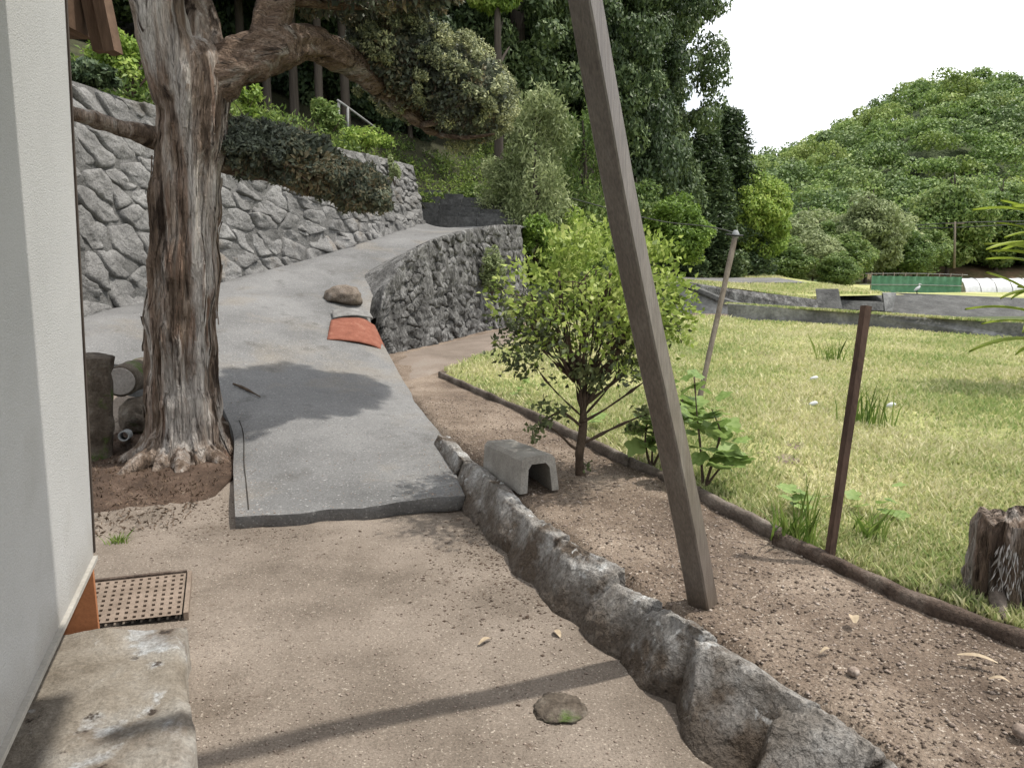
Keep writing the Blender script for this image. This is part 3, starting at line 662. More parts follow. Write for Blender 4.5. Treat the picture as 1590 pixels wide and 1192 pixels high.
# timber eave past the far corner
ev = MB(); p = at(95, -60, 3.35); q = at(150, 50, 3.35)
e0 = at(60, 62, 3.3); e1 = at(172, 64, 3.3); up = Vector((0, 0, 0.5))
ev.box((e0 + e1) / 2 + Vector((-0.06, -0.12, 0.28)), (e1 - e0) / 2, (0, 0.1, 0), (0, 0, 0.28)); eb_ = ev.build('eave_box', m_eave, house)
def plank(a, b, w, t, mat, name, parent, nv):
    a, b = Vector(a), Vector(b); dd = (b - a); s = dd.normalized().cross(nv).normalized(); mb = MB()
    mb.box((a + b) / 2, dd / 2, s * w / 2, Vector(nv).normalized() * t / 2); return mb.build(name, mat, parent)
plank(at(128, -60, 3.22), at(160, 80, 3.22), 0.06, 0.05, m_eave, 'barge_board', eb_, (0, 1, 0))
plank(at(146, -60, 3.20), at(176, 83, 3.20), 0.045, 0.07, m_eave, 'barge_board', eb_, (0, 1, 0))

for o in [hw_] + list(hw_.children):      # the old wall is a little out of plumb
    for v in o.data.vertices: v.co.x += 0.046 * v.co.z
# step stone below the wall
st_c = gp(180, 1060, 0.165); V = []; Fs = []
cor = [gp(20, 985, 0.165), gp(286, 962, 0.165), gp(300, 1185, 0.165), gp(-120, 1260, 0.165)]
nx, ny = 44, 40
for j in range(ny + 1):
    for i in range(nx + 1):
        s, t = i / nx, j / ny
        p = cor[0].lerp(cor[1], s).lerp(cor[3].lerp(cor[2], s), t)
        e = min(1 - s, t, 1 - t); p.z += 0.02 * fbm((p.x * 4, p.y * 4, 1)) - 0.025 * smooth(0.05, 0, e)
        p.x += 0.02 * fbm((p.x * 5, p.y * 5, 9)) * smooth(0.9, 1, s); V.append(p)
n1 = nx + 1
for j in range(ny):
    for i in range(nx): a = j * n1 + i; Fs.append((a, a + n1, a + n1 + 1, a + 1))
lp = [i for i in range(nx)] + [j * n1 + nx for j in range(ny)] + [ny * n1 + i for i in range(nx, 0, -1)] + [j * n1 for j in range(ny, 0, -1)]
b0 = len(V)
for i in lp: p = Vector(V[i]); V.append(Vector((p.x + 0.015 * fbm(p * 8), p.y, -0.04)))
for j in range(len(lp)): a, b = lp[j], lp[(j + 1) % len(lp)]; Fs.append((a, b, b0 + (j + 1) % len(lp), b0 + j))
tag(mesh('step_stone', V, Fs, m_slab, origin=(st_c.x, st_c.y, 0)), 'flat lichen-spotted step stone lying under the house wall', 'stone')
# drain grate
gr = thing('drain_grate', 'brown perforated metal drain grate sunk in the yard beside the step stone', 'grate', gp(220, 925, 0.0))
gc = [gp(148, 904, 0.028), gp(289, 889, 0.028), gp(282, 953, 0.028), gp(130, 970, 0.028)]
def bil(s, t): return gc[0].lerp(gc[1], s).lerp(gc[3].lerp(gc[2], s), t)
gx, gy = 11, 9; sx = [0.0]; sy = [0.0]
for k in range(gx): sx += [(k + 0.32) / gx, (k + 0.72) / gx]
for k in range(gy): sy += [(k + 0.25) / gy, (k + 0.72) / gy]
sx.append(1.0); sy.append(1.0); V = []; Fs = []
for t in sy:
    for s in sx: V.append(bil(s, t))
nt = len(V)
V += [p - Vector((0, 0, 0.012)) for p in V]
nn = len(sx)
hole = lambda i, j: (i % 2 == 1) and (j % 2 == 1) and 0 <= i < nn - 1 and 0 <= j < len(sy) - 1
for j in range(len(sy) - 1):
    for i in range(nn - 1):
        a = j * nn + i
        if not hole(i, j): Fs.append((a, a + nn, a + nn + 1, a + 1))
        else:
            q = [a, a + 1, a + nn + 1, a + nn]
            for e in range(4): Fs.append((q[e], q[(e + 1) % 4], q[(e + 1) % 4] + nt, q[e] + nt))
mesh('plate', V, Fs, m_iron, gr, sm=False)
for (a, b, nm) in ((0, 1, 'rim'), (1, 2, 'rim')):
    p, q = gc[a], gc[b]; o = (p + q) / 2 - (gc[0] + gc[2]) / 2; o.z = 0; o.normalize(); mb = MB()
    mb.box((p + q) / 2 + o * 0.018 + Vector((0, 0, -0.012)), (q - p) * 0.51, o * 0.010, (0, 0, 0.020)); mb.build(nm, m_rotlog if a == 0 else m_iron, gr)
mb = MB(); c = (gc[0] + gc[2]) / 2; mb.v = [tuple(p - Vector((0, 0, 0.0245))) for p in gc]; mb.f = [(0, 3, 2, 1)]; mb.build('pit', m_pit, gr)

# ------------------------------------------------------------------ the old clipped tree
TY = 5.55
tree = thing('old_juniper_tree', 'old clipped juniper with thick shaggy grey-brown trunk and cloud-shaped foliage pads', 'tree', at(290, 715, TY))
def px_r(w, Y): return w / 2 / FPX * Y
tp = [(286, 745, 170), (286, 715, 138), (287, 665, 128), (285, 600, 126), (284, 540, 124), (286, 450, 116), (289, 350, 110), (291, 250, 110), (296, 185, 116), (303, 130, 122), (308, 92, 96), (310, 62, 40)]
V, Fs = tube([at(u, v, TY) for u, v, w in tp], [px_r(w, TY) * 0.80 for _, _, w in tp], seg=88, sub=9, amp=0.035, freq=3.0, ridges=3.4, ramp=0.22, seed=3)
# long vertical furrows and a flare into the roots
axis0 = at(286, 715, TY)
for i, p in enumerate(V):
    a = math.atan2(p.y - axis0.y, p.x - axis0.x); zz = p.z - axis0.z; tw = a + zz * 0.12
    f = noise.noise(Vector((math.cos(tw) * 7, math.sin(tw) * 7, zz * 0.8))) * 0.030 + noise.noise(Vector((math.cos(tw) * 16, math.sin(tw) * 16, zz * 1.2))) * 0.014
    root = max(0, 0.42 - zz) ** 1.6 * (0.35 + 0.9 * max(0, noise.noise(Vector((math.cos(a) * 1.7, math.sin(a) * 1.7, 4)))))
    rr = Vector((math.cos(a), math.sin(a), 0)); V[i] = p + rr * (f + root * 0.9)
mesh('trunk', V, Fs, m_bark, tree)
for (a_, l_, r0) in ((-1.2, 0.42, 0.075), (-0.5, 0.36, 0.065), (-2.0, 0.46, 0.085), (-2.7, 0.38, 0.07), (-1.6, 0.30, 0.06)):
    rp_ = [axis0 + Vector((math.cos(a_) * q, math.sin(a_) * q, zq)) for q, zq in ((0.16, 0.34), (0.25, 0.13), (0.25 + l_ * 0.5, 0.035), (0.25 + l_, -0.06))]
    RV, RF = tube(rp_, [r0 * 0.8, r0, r0 * 0.7, r0 * 0.3], seg=22, sub=7, amp=0.02, freq=7, ridges=3, ramp=0.3, seed=a_); mesh('root', RV, RF, m_bark, tree)
# peeling strips of bark
rs = random.Random(4); sm_ = MB(); nring = len(V) // 88
for q in range(230):
    i0 = rs.randrange(2, nring - 22); k0 = rs.randrange(88); ln = rs.randrange(6, 20); wd = rs.choice((1, 1, 2, 2, 3)); pv = []
    lift = rs.uniform(0.006, 0.016); peel = rs.uniform(0.0, 0.035); sk = rs.uniform(-0.12, 0.12)
    for j in range(ln + 1):
        t = j / ln; i = i0 + j; kk = k0 + int(sk * j); cen = sum((V[i * 88 + z] for z in range(0, 88, 8)), Vector()) / 11
        for e in (0, 0.5, 1):
            w_ = wd * (math.sin(math.pi * (0.08 + 0.84 * t)) ** 0.6); kf = kk + (e - 0.5) * w_ + wd / 2; ka = int(math.floor(kf)) % 88; fr_ = kf - math.floor(kf)
            p = V[i * 88 + ka].lerp(V[i * 88 + (ka + 1) % 88], fr_); o_ = (p - cen); o_.z = 0; o_.normalize()
            pv.append(p + o_ * (lift * (1.0 if e == 0.5 else 0.55) + peel * max(0, t - 0.75) * 2 + peel * max(0, 0.2 - t) * 2))
    sm_.add(pv, [(j * 3 + a, j * 3 + a + 1, j * 3 + a + 4, j * 3 + a + 3) for j in range(ln) for a in (0, 1)])
tag(sm_.build('bark_strips', m_bark, tree, sm=True), kind='stuff')
def limb(name, pts, seg=20, mat=None, amp=0.018, seed=1.0, rg=0.16, parent=None):
    V, Fs = tube([at(u, v, Y) for u, v, Y, w in pts], [px_r(w, Y) for u, v, Y, w in pts], seg=seg, sub=6, amp=amp, freq=6, ridges=2.5, ramp=rg, seed=seed)
    return mesh(name, V, Fs, mat or m_bark, parent or tree)
limb('limb', [(294, 215, 5.53, 36), (288, 160, 5.5, 74), (270, 98, 5.45, 80), (252, 40, 5.4, 76), (240, -20, 5.35, 70), (225, -120, 5.3, 60)], seg=32, seed=2)
limb('limb', [(298, 205, 5.57, 36), (304, 145, 5.6, 74), (312, 80, 5.65, 68), (302, 30, 5.7, 62), (290, -30, 5.75, 60), (280, -130, 5.8, 52)], seg=28, seed=5)
limb('limb', [(300, 195, 5.55, 30), (322, 140, 5.56, 62), (354, 110, 5.6, 60), (395, 88, 5.7, 62), (430, 72, 5.8, 62), (470, 66, 6.05, 46), (520, 82, 6.3, 42), (562, 112, 6.5, 36), (605, 150, 6.75, 26), (650, 190, 6.9, 14), (690, 212, 7.0, 8)], seg=36, mat=m_limb, seed=7, amp=0.04, rg=0.32)
limb('limb', [(415, 85, 5.75, 56), (418, 45, 5.8, 52), (430, 5, 5.85, 50), (450, -50, 5.9, 44), (520, -110, 6.0, 36)], seg=30, mat=m_limb, seed=9, amp=0.035, rg=0.3)
limb('sawn_branch', [(245, 218, 5.5, 34), (215, 208, 5.4, 27), (165, 192, 5.2, 23), (112, 176, 5.0, 22), (60, 165, 4.8, 20)], seg=14, seed=11)
limb('limb', [(330, 250, 5.7, 30), (385, 262, 5.9, 26), (430, 275, 6.05, 20), (480, 296, 6.2, 14), (550, 308, 6.35, 8)], seg=14, mat=m_limb, seed=13)
for pts in ([(640, 180, 6.86, 12), (680, 150, 6.95, 9), (740, 120, 7.1, 5)], [(655, 195, 6.9, 10), (700, 185, 6.75, 8), (760, 180, 6.65, 5)], [(680, 208, 6.97, 8), (720, 214, 6.8, 7), (768, 208, 6.75, 4)],
            [(600, 150, 6.72, 12), (625, 110, 6.6, 9), (650, 70, 6.6, 5)], [(670, 205, 6.95, 7), (715, 200, 7.15, 6), (755, 195, 7.25, 4)], [(445, 280, 6.1, 10), (480, 255, 6.0, 7), (520, 250, 6.0, 4)], [(430, -5, 5.85, 20), (520, 8, 6.1, 14), (640, 10, 6.3, 8)]):
    limb('branch', pts, seg=8, mat=m_limb, amp=0.006, rg=0.05)
def pad(c, r, n, size, mat, tiltdeg, name='foliage_pad', under=None, sub=None):
    """clipped pad: leafy dome over a twiggy hollow underside; c world centre, r half-axes"""
    Rm = Matrix.Rotation(math.radians(tiltdeg), 3, 'Y'); Ra = np.array(Rm)
    P = []; D = []; rv = np.array(r)
    nt_ = max(60, n // 110)
    for q in range(nt_):
        d0 = rng.normal(size=3); d0 /= np.linalg.norm(d0)
        if d0[2] < -0.3 and rng.uniform() < 0.6: continue
        lump = 1 + 0.16 * fbm((d0[0] * 2 + c[0] * 5, d0[1] * 2, d0[2] * 2), 3)
        cen = d0 * rv * lump * rng.uniform(0.90, 1.0); tr_ = rng.uniform(0.045, 0.085)
        nl_ = d0 / rv; nl_ /= np.linalg.norm(nl_)
        pp_, dd_ = blob(cen, (tr_, tr_, tr_ * 0.8), int(n * 1.25 / nt_), 0.35, 1.1); P.append(pp_); D.append(dd_ + nl_ * 1.0)
    P = np.concatenate(P) @ Ra.T + np.array(c); D = np.concatenate(D) @ Ra.T
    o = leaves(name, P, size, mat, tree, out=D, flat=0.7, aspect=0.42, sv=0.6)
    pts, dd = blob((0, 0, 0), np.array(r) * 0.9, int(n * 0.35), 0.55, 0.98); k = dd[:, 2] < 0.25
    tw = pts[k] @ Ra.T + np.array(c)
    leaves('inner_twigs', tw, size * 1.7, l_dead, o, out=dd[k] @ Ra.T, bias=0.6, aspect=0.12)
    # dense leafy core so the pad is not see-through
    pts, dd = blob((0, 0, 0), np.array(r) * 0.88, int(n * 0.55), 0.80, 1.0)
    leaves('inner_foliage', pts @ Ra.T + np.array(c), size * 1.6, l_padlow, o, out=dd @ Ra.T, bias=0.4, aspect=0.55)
    return o
def padpx(u, v, Y, ru, rv, ry, n, size, mat, tilt): pad(at(u, v, Y), (ru / FPX * Y, ry, rv / FPX * Y), n, size, mat, tilt)
padpx(640, 108, 7.05, 92, 74, 0.85, 24000, 0.029, l_pad, 22)
padpx(716, 148, 7.1, 84, 72, 0.85, 24000, 0.029, l_pad, 30)
padpx(590, 95, 6.9, 55, 48, 0.45, 6000, 0.034, l_padlow, 20)
padpx(385, 232, 5.95, 66, 40, 0.35, 8000, 0.036, l_padlow, 12)
padpx(465, 250, 6.1, 80, 44, 0.40, 10000, 0.036, l_padlow, 26)
padpx(545, 288, 6.3, 60, 34, 0.36, 8000, 0.036, l_padlow, 22)
padpx(560, -35, 6.2, 160, 52, 0.7, 12000, 0.04, l_padlow, 0)
padpx(250, -120, 5.4, 120, 70, 0.6, 6000, 0.04, l_padlow, 0)

# cut wood beside the trunk
V, Fs = tube([at(140, 715, 5.5), at(142, 640, 5.5), at(144, 552, 5.5)], [0.17, 0.15, 0.14], seg=28, sub=8, amp=0.03, freq=5, ridges=3, ramp=0.2)
tag(mesh('tree_stump', V, Fs, m_mossy, origin=at(140, 715, 5.5)), 'mossy upright stump between the house corner and the old tree', 'stump')
lg = thing('sawn_log', 'sawn log with pale round cut end lying left of the old trunk', 'log', at(190, 592, 6.0))
a = at(187, 592, 5.95); b = at(225, 575, 6.7)
V, Fs = tube([a, a.lerp(b, 0.5), b], [0.125, 0.13, 0.13], seg=28, sub=4, amp=0.012, freq=7); mesh('log', V, Fs, m_mossy, lg)
dd = (a - b).normalized(); V, Fs = tube([a + dd * 0.002, a + dd * 0.012], [0.112, 0.108], seg=28, sub=1); mesh('cut_end', V, Fs, m_logend, lg, sm=False)
V, Fs = rock(at(222, 645, 6.05), (0.19, 0, 0), (0, 0.2, 0), (0, 0, 0.17), seed=5, facets=6, rough=0.15)
tag(mesh('mossy_rock', V, Fs, m_mossy, origin=at(222, 680, 6.05)), 'moss-covered rock under the sawn log', 'rock')
V, Fs = rock(at(205, 700, 5.75), (0.17, 0, 0), (0, 0.14, 0), (0, 0, 0.10), seed=6, facets=4, rough=0.2)
tag(mesh('bark_heap', V, Fs, m_mulch, origin=at(205, 715, 5.75)), 'heap of dark bark crumbs around the grey pipe', 'bark heap')
pp = at(192, 677, 5.5); pd = (at(200, 672, 5.9) - pp).normalized(); V = []; Fs = []
x, y_, _ = frame_of(pd)
for (r_, o_) in ((0.040, 0.3), (0.040, 0.0), (0.030, 0.0), (0.030, 0.3)):
    for k in range(20): an = 2 * math.pi * k / 20; V.append(pp + pd * o_ + (x * math.cos(an) + y_ * math.sin(an)) * r_)
for j in range(3):
    for k in range(20): a, b = j * 20 + k, j * 20 + (k + 1) % 20; Fs.append((a, b, b + 20, a + 20))
tag(mesh('plastic_pipe', V, Fs, m_pvc, origin=pp), 'short grey plastic pipe end poking out beside the old trunk', 'pipe')

# ------------------------------------------------------------------ things on the drive
def tile(name, label, quad, arch, mat, cat, th=0.018, curl=0.0):
    V = []; Fs = []; nx, ny = 16, 10
    for side in (0, 1):
        for j in range(ny + 1):
            for i in range(nx + 1):
                s, t = i / nx, j / ny; p = quad[0].lerp(quad[1], s).lerp(quad[3].lerp(quad[2], s), t)
                h = arch * math.sin(math.pi * s) + curl * smooth(0.75, 1, s) + 0.004 * fbm(p * 9)
                V.append(p + Vector((0, 0, h - side * th)))
    n1 = nx + 1; n2 = n1 * (ny + 1)
    for j in range(ny):
        for i in range(nx):
            a = j * n1 + i; Fs.append((a, a + n1, a + n1 + 1, a + 1)); Fs.append((n2 + a, n2 + a + 1, n2 + a + n1 + 1, n2 + a + n1))
    lp = [i for i in range(nx)] + [j * n1 + nx for j in range(ny)] + [ny * n1 + i for i in range(nx, 0, -1)] + [j * n1 for j in range(ny, 0, -1)]
    for j in range(len(lp)): a, b = lp[j], lp[(j + 1) % len(lp)]; Fs.append((a, b, b + n2, a + n2))
    return tag(mesh(name, V, Fs, mat, origin=(quad[0] + quad[2]) / 2), label, cat)
tile('terracotta_tile', 'orange-red curved roof tile lying on the right margin of the drive', [on_drive(514, 500, 0.03), on_drive(570, 502, 0.03) + Vector((0.10, 0, 0)), on_drive(592, 540, 0.03) + Vector((0.08, 0, -0.05)), on_drive(508, 530, 0.03)], 0.04, m_terra, 'roof tile', curl=-0.05)
tile('grey_tile', 'grey curved tile lying just above the orange-red tile', [on_drive(516, 487, 0.05), on_drive(566, 489, 0.05) + Vector((0.06, 0, 0)), on_drive(570, 500, 0.06) + Vector((0.08, 0, 0)), on_drive(517, 500, 0.06)], 0.035, m_greytile, 'roof tile')
rk = on_drive(534, 470); V, Fs = rock(rk + Vector((0, 0, 0.07)), (0.27, 0, 0), (0, 0.22, 0), (0, 0, 0.17), seed=12, facets=8, rough=0.12)
tag(mesh('brown_rock', V, Fs, m_rockbrown, origin=rk), 'brown rock on the drive margin above the two tiles', 'rock')
tw_ = [on_drive(362, 598, 0.016), on_drive(380, 606, 0.02), on_drive(404, 618, 0.014)]
V, Fs = tube(tw_, [0.012, 0.014, 0.008], seg=7, sub=4, amp=0.008, freq=20)
tag(mesh('twig', V, Fs, m_twig, origin=tw_[1]), 'short brown twig lying in the shade on the concrete drive', 'twig')

# upturned concrete channel block on the boulders
gb = thing('gutter_block', 'U-shaped concrete gutter block lying upside down on the boulder edging', 'concrete block', at(805, 735, 4.6))
a = gp(772, 692, 0.34); b = gp(842, 738, 0.34); a.z = b.z = 0.32; ax = (b - a).normalized(); sd = Vector((ax.y, -ax.x, 0)); up = Vector((0, 0, 1))
tlt = Matrix.Rotation(math.radians(5), 3, sd); 
prof = [(-0.125, -0.12), (-0.105, 0.075), (-0.085, 0.098), (0.085, 0.098), (0.105, 0.075), (0.125, -0.12), (0.082, -0.12), (0.068, 0.02), (0.045, 0.05), (-0.045, 0.05), (-0.068, 0.02), (-0.082, -0.12)]
V = []; Fs = []; ns = 14; mid = (a + b) / 2
for i in range(ns + 1):
    for (px_, pz) in prof:
        loc = ax * ((i / ns - 0.5) * 0.66) + sd * px_ + up * pz; loc = tlt @ loc; q = mid + loc; V.append(q + Vector((1, 1, 1)) * 0.003 * fbm(q * 14))
k = len(prof)
for i in range(ns):
    for j in range(k): p, q = i * k + j, i * k + (j + 1) % k; Fs.append((p, p + k, q + k, q))
for base_, flip in ((0, 1), (ns * k, 0)):
    for (p, q, r_, s_) in ((0, 1, 10, 11), (1, 2, 9, 10), (2, 3, 8, 9), (3, 4, 7, 8), (4, 5, 6, 7)):
        f = tuple(base_ + z for z in (p, q, r_, s_)); Fs.append(f if flip else f[::-1])
mesh('channel', V, Fs, m_block, gb, sm=False)

# leaning timber prop
p0 = gp(1100, 932, BED); p0.z -= 0.12; p1 = at(907, 0, 2.34); p1 = p1 + (p1 - p0) * 0.25
po = thing('leaning_post', 'square brown timber post leaning left across the middle of the view', 'post', (p0.x, p0.y, BED))
d_ = (p1 - p0).normalized(); fx = Vector((math.cos(math.radians(-38)), math.sin(math.radians(-38)), 0)); fx = (fx - d_ * fx.dot(d_)).normalized(); fy = d_.cross(fx)
hw = 0.046; V = []; Fs = []; ch = 0.006
sec = [(-hw + ch, -hw), (hw - ch, -hw), (hw, -hw + ch), (hw, hw - ch), (hw - ch, hw), (-hw + ch, hw), (-hw, hw - ch), (-hw, -hw + ch)]
N_ = 40
for i in range(N_ + 1):
    c = p0.lerp(p1, i / N_) + fx * 0.008 * math.sin(i * 0.21) 
    tp_ = 1.0 - 0.22 * i / N_
    for (a_, b_) in sec: q = c + fx * a_ * tp_ + fy * b_ * tp_; V.append(q + fx * 0.0015 * fbm(q * 9))
for i in range(N_):
    for j in range(8): a, b = i * 8 + j, i * 8 + (j + 1) % 8; Fs.append((a, b, b + 8, a + 8))
Fs.append(tuple(range(7, -1, -1))); Fs.append(tuple(N_ * 8 + j for j in range(8)))
mesh('timber', V, Fs, m_post, po, sm=False)

# stakes
s0 = gp(1284, 876, BED); s0b = s0 - Vector((0, 0, 0.1)); s1 = at(1345, 475, s0.y + 0.18)
def bar(p, q, w1, w2, rot=0.3, amp=0.002, n=20):
    dv = (q - p).normalized(); x = Vector((math.cos(rot), math.sin(rot), 0)); x = (x - dv * x.dot(dv)).normalized(); y = dv.cross(x); V = []; Fs = []
    for i in range(n + 1):
        c = p.lerp(q, i / n); w = w1 + (w2 - w1) * i / n
        for (a_, b_) in ((-1, -1), (1, -1), (1, 1), (-1, 1)): r_ = c + x * a_ * w + y * b_ * w; V.append(r_ + Vector((1, 1, 0)) * amp * fbm(r_ * 8))
    for i in range(n):
        for j in range(4): a, b = i * 4 + j, i * 4 + (j + 1) % 4; Fs.append((a, b, b + 4, a + 4))
    Fs.append((3, 2, 1, 0)); Fs.append(tuple(n * 4 + j for j in range(4))); return V, Fs
V, Fs = bar(s0b, s1, 0.016, 0.017)
tag(mesh('garden_stake', V, Fs, m_stake, sm=False, origin=s0), 'straight dark brown stake standing at the edge of the field on the right', 'stake')
f0 = gp(1070, 668, FLD); f0b = f0 - Vector((0, 0, 0.15)); f1 = at(1142, 366, f0.y + 0.5)
pk = thing('wire_pole', 'slim tilted wooden pole with wire on its top, in the field behind the leaning post', 'pole', f0)
V, Fs = tube([f0b, f0b.lerp(f1, 0.5), f1], [0.021, 0.022, 0.024], seg=10, sub=8, amp=0.003, freq=6); mesh('shaft', V, Fs, m_pole, pk)
V, Fs = tube([f1 + Vector((0, 0, -0.02)), f1 + Vector((0, 0, 0.0)), f1 + Vector((0, 0, 0.02)), f1 + Vector((0, 0, 0.045))], [0.024, 0.032, 0.028, 0.015], seg=14, sub=3); ins_ = mesh('insulator', V, Fs, m_pvc, pk)
V, Fs = tube([f1 + Vector((0.06, 0, 0.0)), f1 + Vector((0.0, -0.03, 0.0)), f1 + Vector((-0.08, 0, 0.01))], [0.008] * 3, seg=8, sub=4); mesh('wire_clamp', V, Fs, m_black, ins_)
V, Fs = tube([f1 + Vector((0.02, -0.02, 0.005)), at(1100, 352, f1.y + 1.2), at(1000, 338, 12), at(880, 306, 20)], [0.0055, 0.0055, 0.008, 0.012], seg=6, sub=8)
tag(mesh('wire', V, Fs, m_bank, origin=f1), 'thin wire running from the tilted pole top into the trees', 'wire')

# ------------------------------------------------------------------ edging timbers between bed and field
def timber(name, label, u0, v0, u1, v1, h, w, mat, zt, rnd=False):
    a = gp(u0, v0, zt); b = gp(u1, v1, zt); dv = (b - a); L = dv.length; dv.normalize(); s = Vector((dv.y, -dv.x, 0)); V = []; Fs = []; n = 36
    sec = [(math.cos(2 * math.pi * k / 12) * w, math.sin(2 * math.pi * k / 12) * h / 2) for k in range(12)] if rnd else [(-w, -h / 2), (w, -h / 2), (w * 1.05, h * 0.3), (w * 0.8, h / 2), (0, h * 0.53), (-w * 0.8, h / 2), (-w * 1.05, h * 0.3)]
    for i in range(n + 1):
        c = a.lerp(b, i / n) - Vector((0, 0, h / 2))
        for (x, z) in sec: q = c + s * x + Vector((0, 0, z)); V.append(q + (s * 0.5 + Vector((0, 0, 1))) * 0.010 * fbm(q * 7) + Vector((0, 0, 0.012 * fbm(c * 2.2))))
    k = len(sec)
    for i in range(n):
        for j in range(k): p, q = i * k + j, i * k + (j + 1) % k; Fs.append((p, q, q + k, p + k))
    Fs.append(tuple(range(k - 1, -1, -1))); Fs.append(tuple(n * k + j for j in range(k)))
    o = mesh(name, V, Fs, mat, origin=(a.x, a.y, BED)); return tag(o, label, 'edging', 'timbers edging the field')
timber('edging_timber', 'farthest straight edging timber, from the field corner to behind the bush', 683, 577, 846, 648, 0.13, 0.020, m_board, 0.275)
timber('edging_timber', 'weathered pale edging timber right behind the bush trunk', 848, 648, 975, 708, 0.14, 0.022, m_board, 0.285)
timber('edging_timber', 'edging timber at the feet of the broad-leaved vine plant', 978, 709, 1085, 757, 0.13, 0.020, m_board, 0.275)
timber('edging_log', 'grey edging log just right of the leaning post foot', 1088, 760, 1212, 822, 0.11, 0.024, m_board, 0.272)
timber('edging_log', 'dark rotten edging log either side of the thin stake', 1205, 826, 1395, 908, 0.11, 0.022, m_rotlog, 0.268)
timber('edging_log', 'crumbling dark edging log running out of view under the shaggy stump', 1385, 905, 1720, 1030, 0.11, 0.026, m_rotlog, 0.268)

# shaggy stump on the right
sb = gp(1562, 936, BED)
sp = thing('shaggy_stump', 'dark shaggy tree stump with a whitish patch at the right edge', 'stump', sb)
h_ = 0.36; V = []; Fs = []; seg, rn = 72, 34
for i in range(rn + 1):
    t = i / rn
    for k in range(seg):
        a = 2 * math.pi * k / seg; tw = a + t * 0.5
        r_ = 0.135 + 0.10 * max(0, 0.3 - t) ** 1.3 * (1 + 1.5 * noise.noise(Vector((math.cos(a) * 2, math.sin(a) * 2, 0)))) + 0.015 * math.sin(3 * a)
        r_ *= 1 + 0.22 * noise.noise(Vector((math.cos(tw) * 5, math.sin(tw) * 5, t * 1.2))) + 0.10 * noise.noise(Vector((math.cos(tw) * 14, math.sin(tw) * 14, t * 3)))
        r_ *= 1 - 0.12 * smooth(0.85, 1, t)
        V.append(sb + Vector((math.cos(a) * r_, math.sin(a) * r_, -0.05 + t * (h_ + 0.05) + 0.03 * fbm((math.cos(a) * 2, math.sin(a) * 2, 1)) * t)))
V.append(sb + Vector((0, 0, h_ - 0.10)))
for i in range(rn):
    for k in range(seg): a, b = i * seg + k, i * seg + (k + 1) % seg; Fs.append((a, b, b + seg, a + seg))
for k in range(seg): Fs.append((rn * seg + k, rn * seg + (k + 1) % seg, (rn + 1) * seg))
mesh('body', V, Fs, m_bark, sp)
n = 2600; an = rng.uniform(0, 2 * math.pi, n); zz = rng.uniform(0.02, h_ + 0.01, n); rad = 0.135 + 0.09 * np.clip(0.25 - zz, 0, 1) + rng.uniform(-0.02, 0.012, n)
P = np.stack([sb.x + np.cos(an) * rad, sb.y + np.sin(an) * rad, sb.z + zz], 1); D = np.stack([np.cos(an) * 0.35, np.sin(an) * 0.35, -np.ones(n)], 1)
wh = (np.abs(((an - 4.15 + math.pi) % (2 * math.pi)) - math.pi) < 0.42) & (zz > 0.10) & (zz < 0.30)
l_fib = LEAF('bark_fibre', (0.035, 0.024, 0.017), (0.10, 0.068, 0.048), (0.2, 0.15, 0.115), trans=0.05, scale=8)
l_fibw = LEAF('pale_bark_fibre', (0.22, 0.2, 0.18), (0.4, 0.38, 0.36), trans=0.05, scale=8)
leaves('pale_fibres', P[wh], 0.038, l_fibw, sp, out=D[wh], bias=3.0, aspect=0.13, fold=0.02)
V, Fs = tube([sb + Vector((-0.10, -0.08, 0.09)), sb + Vector((-0.13, -0.2, 0.02)), sb + Vector((0.02, -0.30, -0.01))], [0.03, 0.024, 0.012], seg=10, sub=6, amp=0.01, freq=12); mesh('root', V, Fs, m_board, sp)

# ------------------------------------------------------------------ bush with fanned branches
bz = gp(902, 737, BED); BYY = bz.y
bush = thing('round_bush', 'round leafy bush with fanned bare lower branches in the planting bed', 'bush', bz)
def bp(u, v, dy=0): return at(u, v, BYY + dy)
V, Fs = tube([bp(901, 745), bp(900, 705), bp(906, 660, 0.02), bp(905, 620, 0.02), bp(912, 585, 0.03)], [0.034, 0.028, 0.024, 0.02, 0.016], seg=16, sub=6, amp=0.008, freq=14, ridges=2, ramp=0.15); mesh('trunk', V, Fs, m_twig, bush)
random.seed(31); tips = []
br = MB()
starts = [(905, 648), (906, 630), (906, 615), (908, 600), (911, 588), (912, 575)]
for k in range(44):
    su, sv = random.choice(starts); an = random.uniform(-1.25, 1.25); ln = random.uniform(0.55, 1.0)
    tu = 918 + 132 * math.sin(an) * ln; tv = 505 - 112 * math.cos(an * 0.85) * ln + 20; dy = random.uniform(-0.42, 0.45) * (1 - abs(an) / 2)
    a = bp(su, sv, 0.02); c = bp(tu, tv, dy); mid = bp(su + (tu - su) * 0.62 + random.uniform(-8, 8), sv + (tv - sv) * 0.42, dy * 0.55)
    V, Fs = tube([a, mid, c], [0.008, 0.0055, 0.0025], seg=6, sub=5, amp=0.018, freq=7); br.add(V, Fs); tips.append((mid, c))
    for j in range(3):
        t = random.uniform(0.25, 0.9); s_ = mid.lerp(c, t); e_ = s_ + Vector((random.gauss(0, 0.08), random.gauss(0, 0.08), random.uniform(0.0, 0.13)))
        V, Fs = tube([s_, s_.lerp(e_, 0.5) + Vector((0, 0, 0.012)), e_], [0.004, 0.003, 0.0015], seg=5, sub=2); br.add(V, Fs); tips.append((s_, e_))
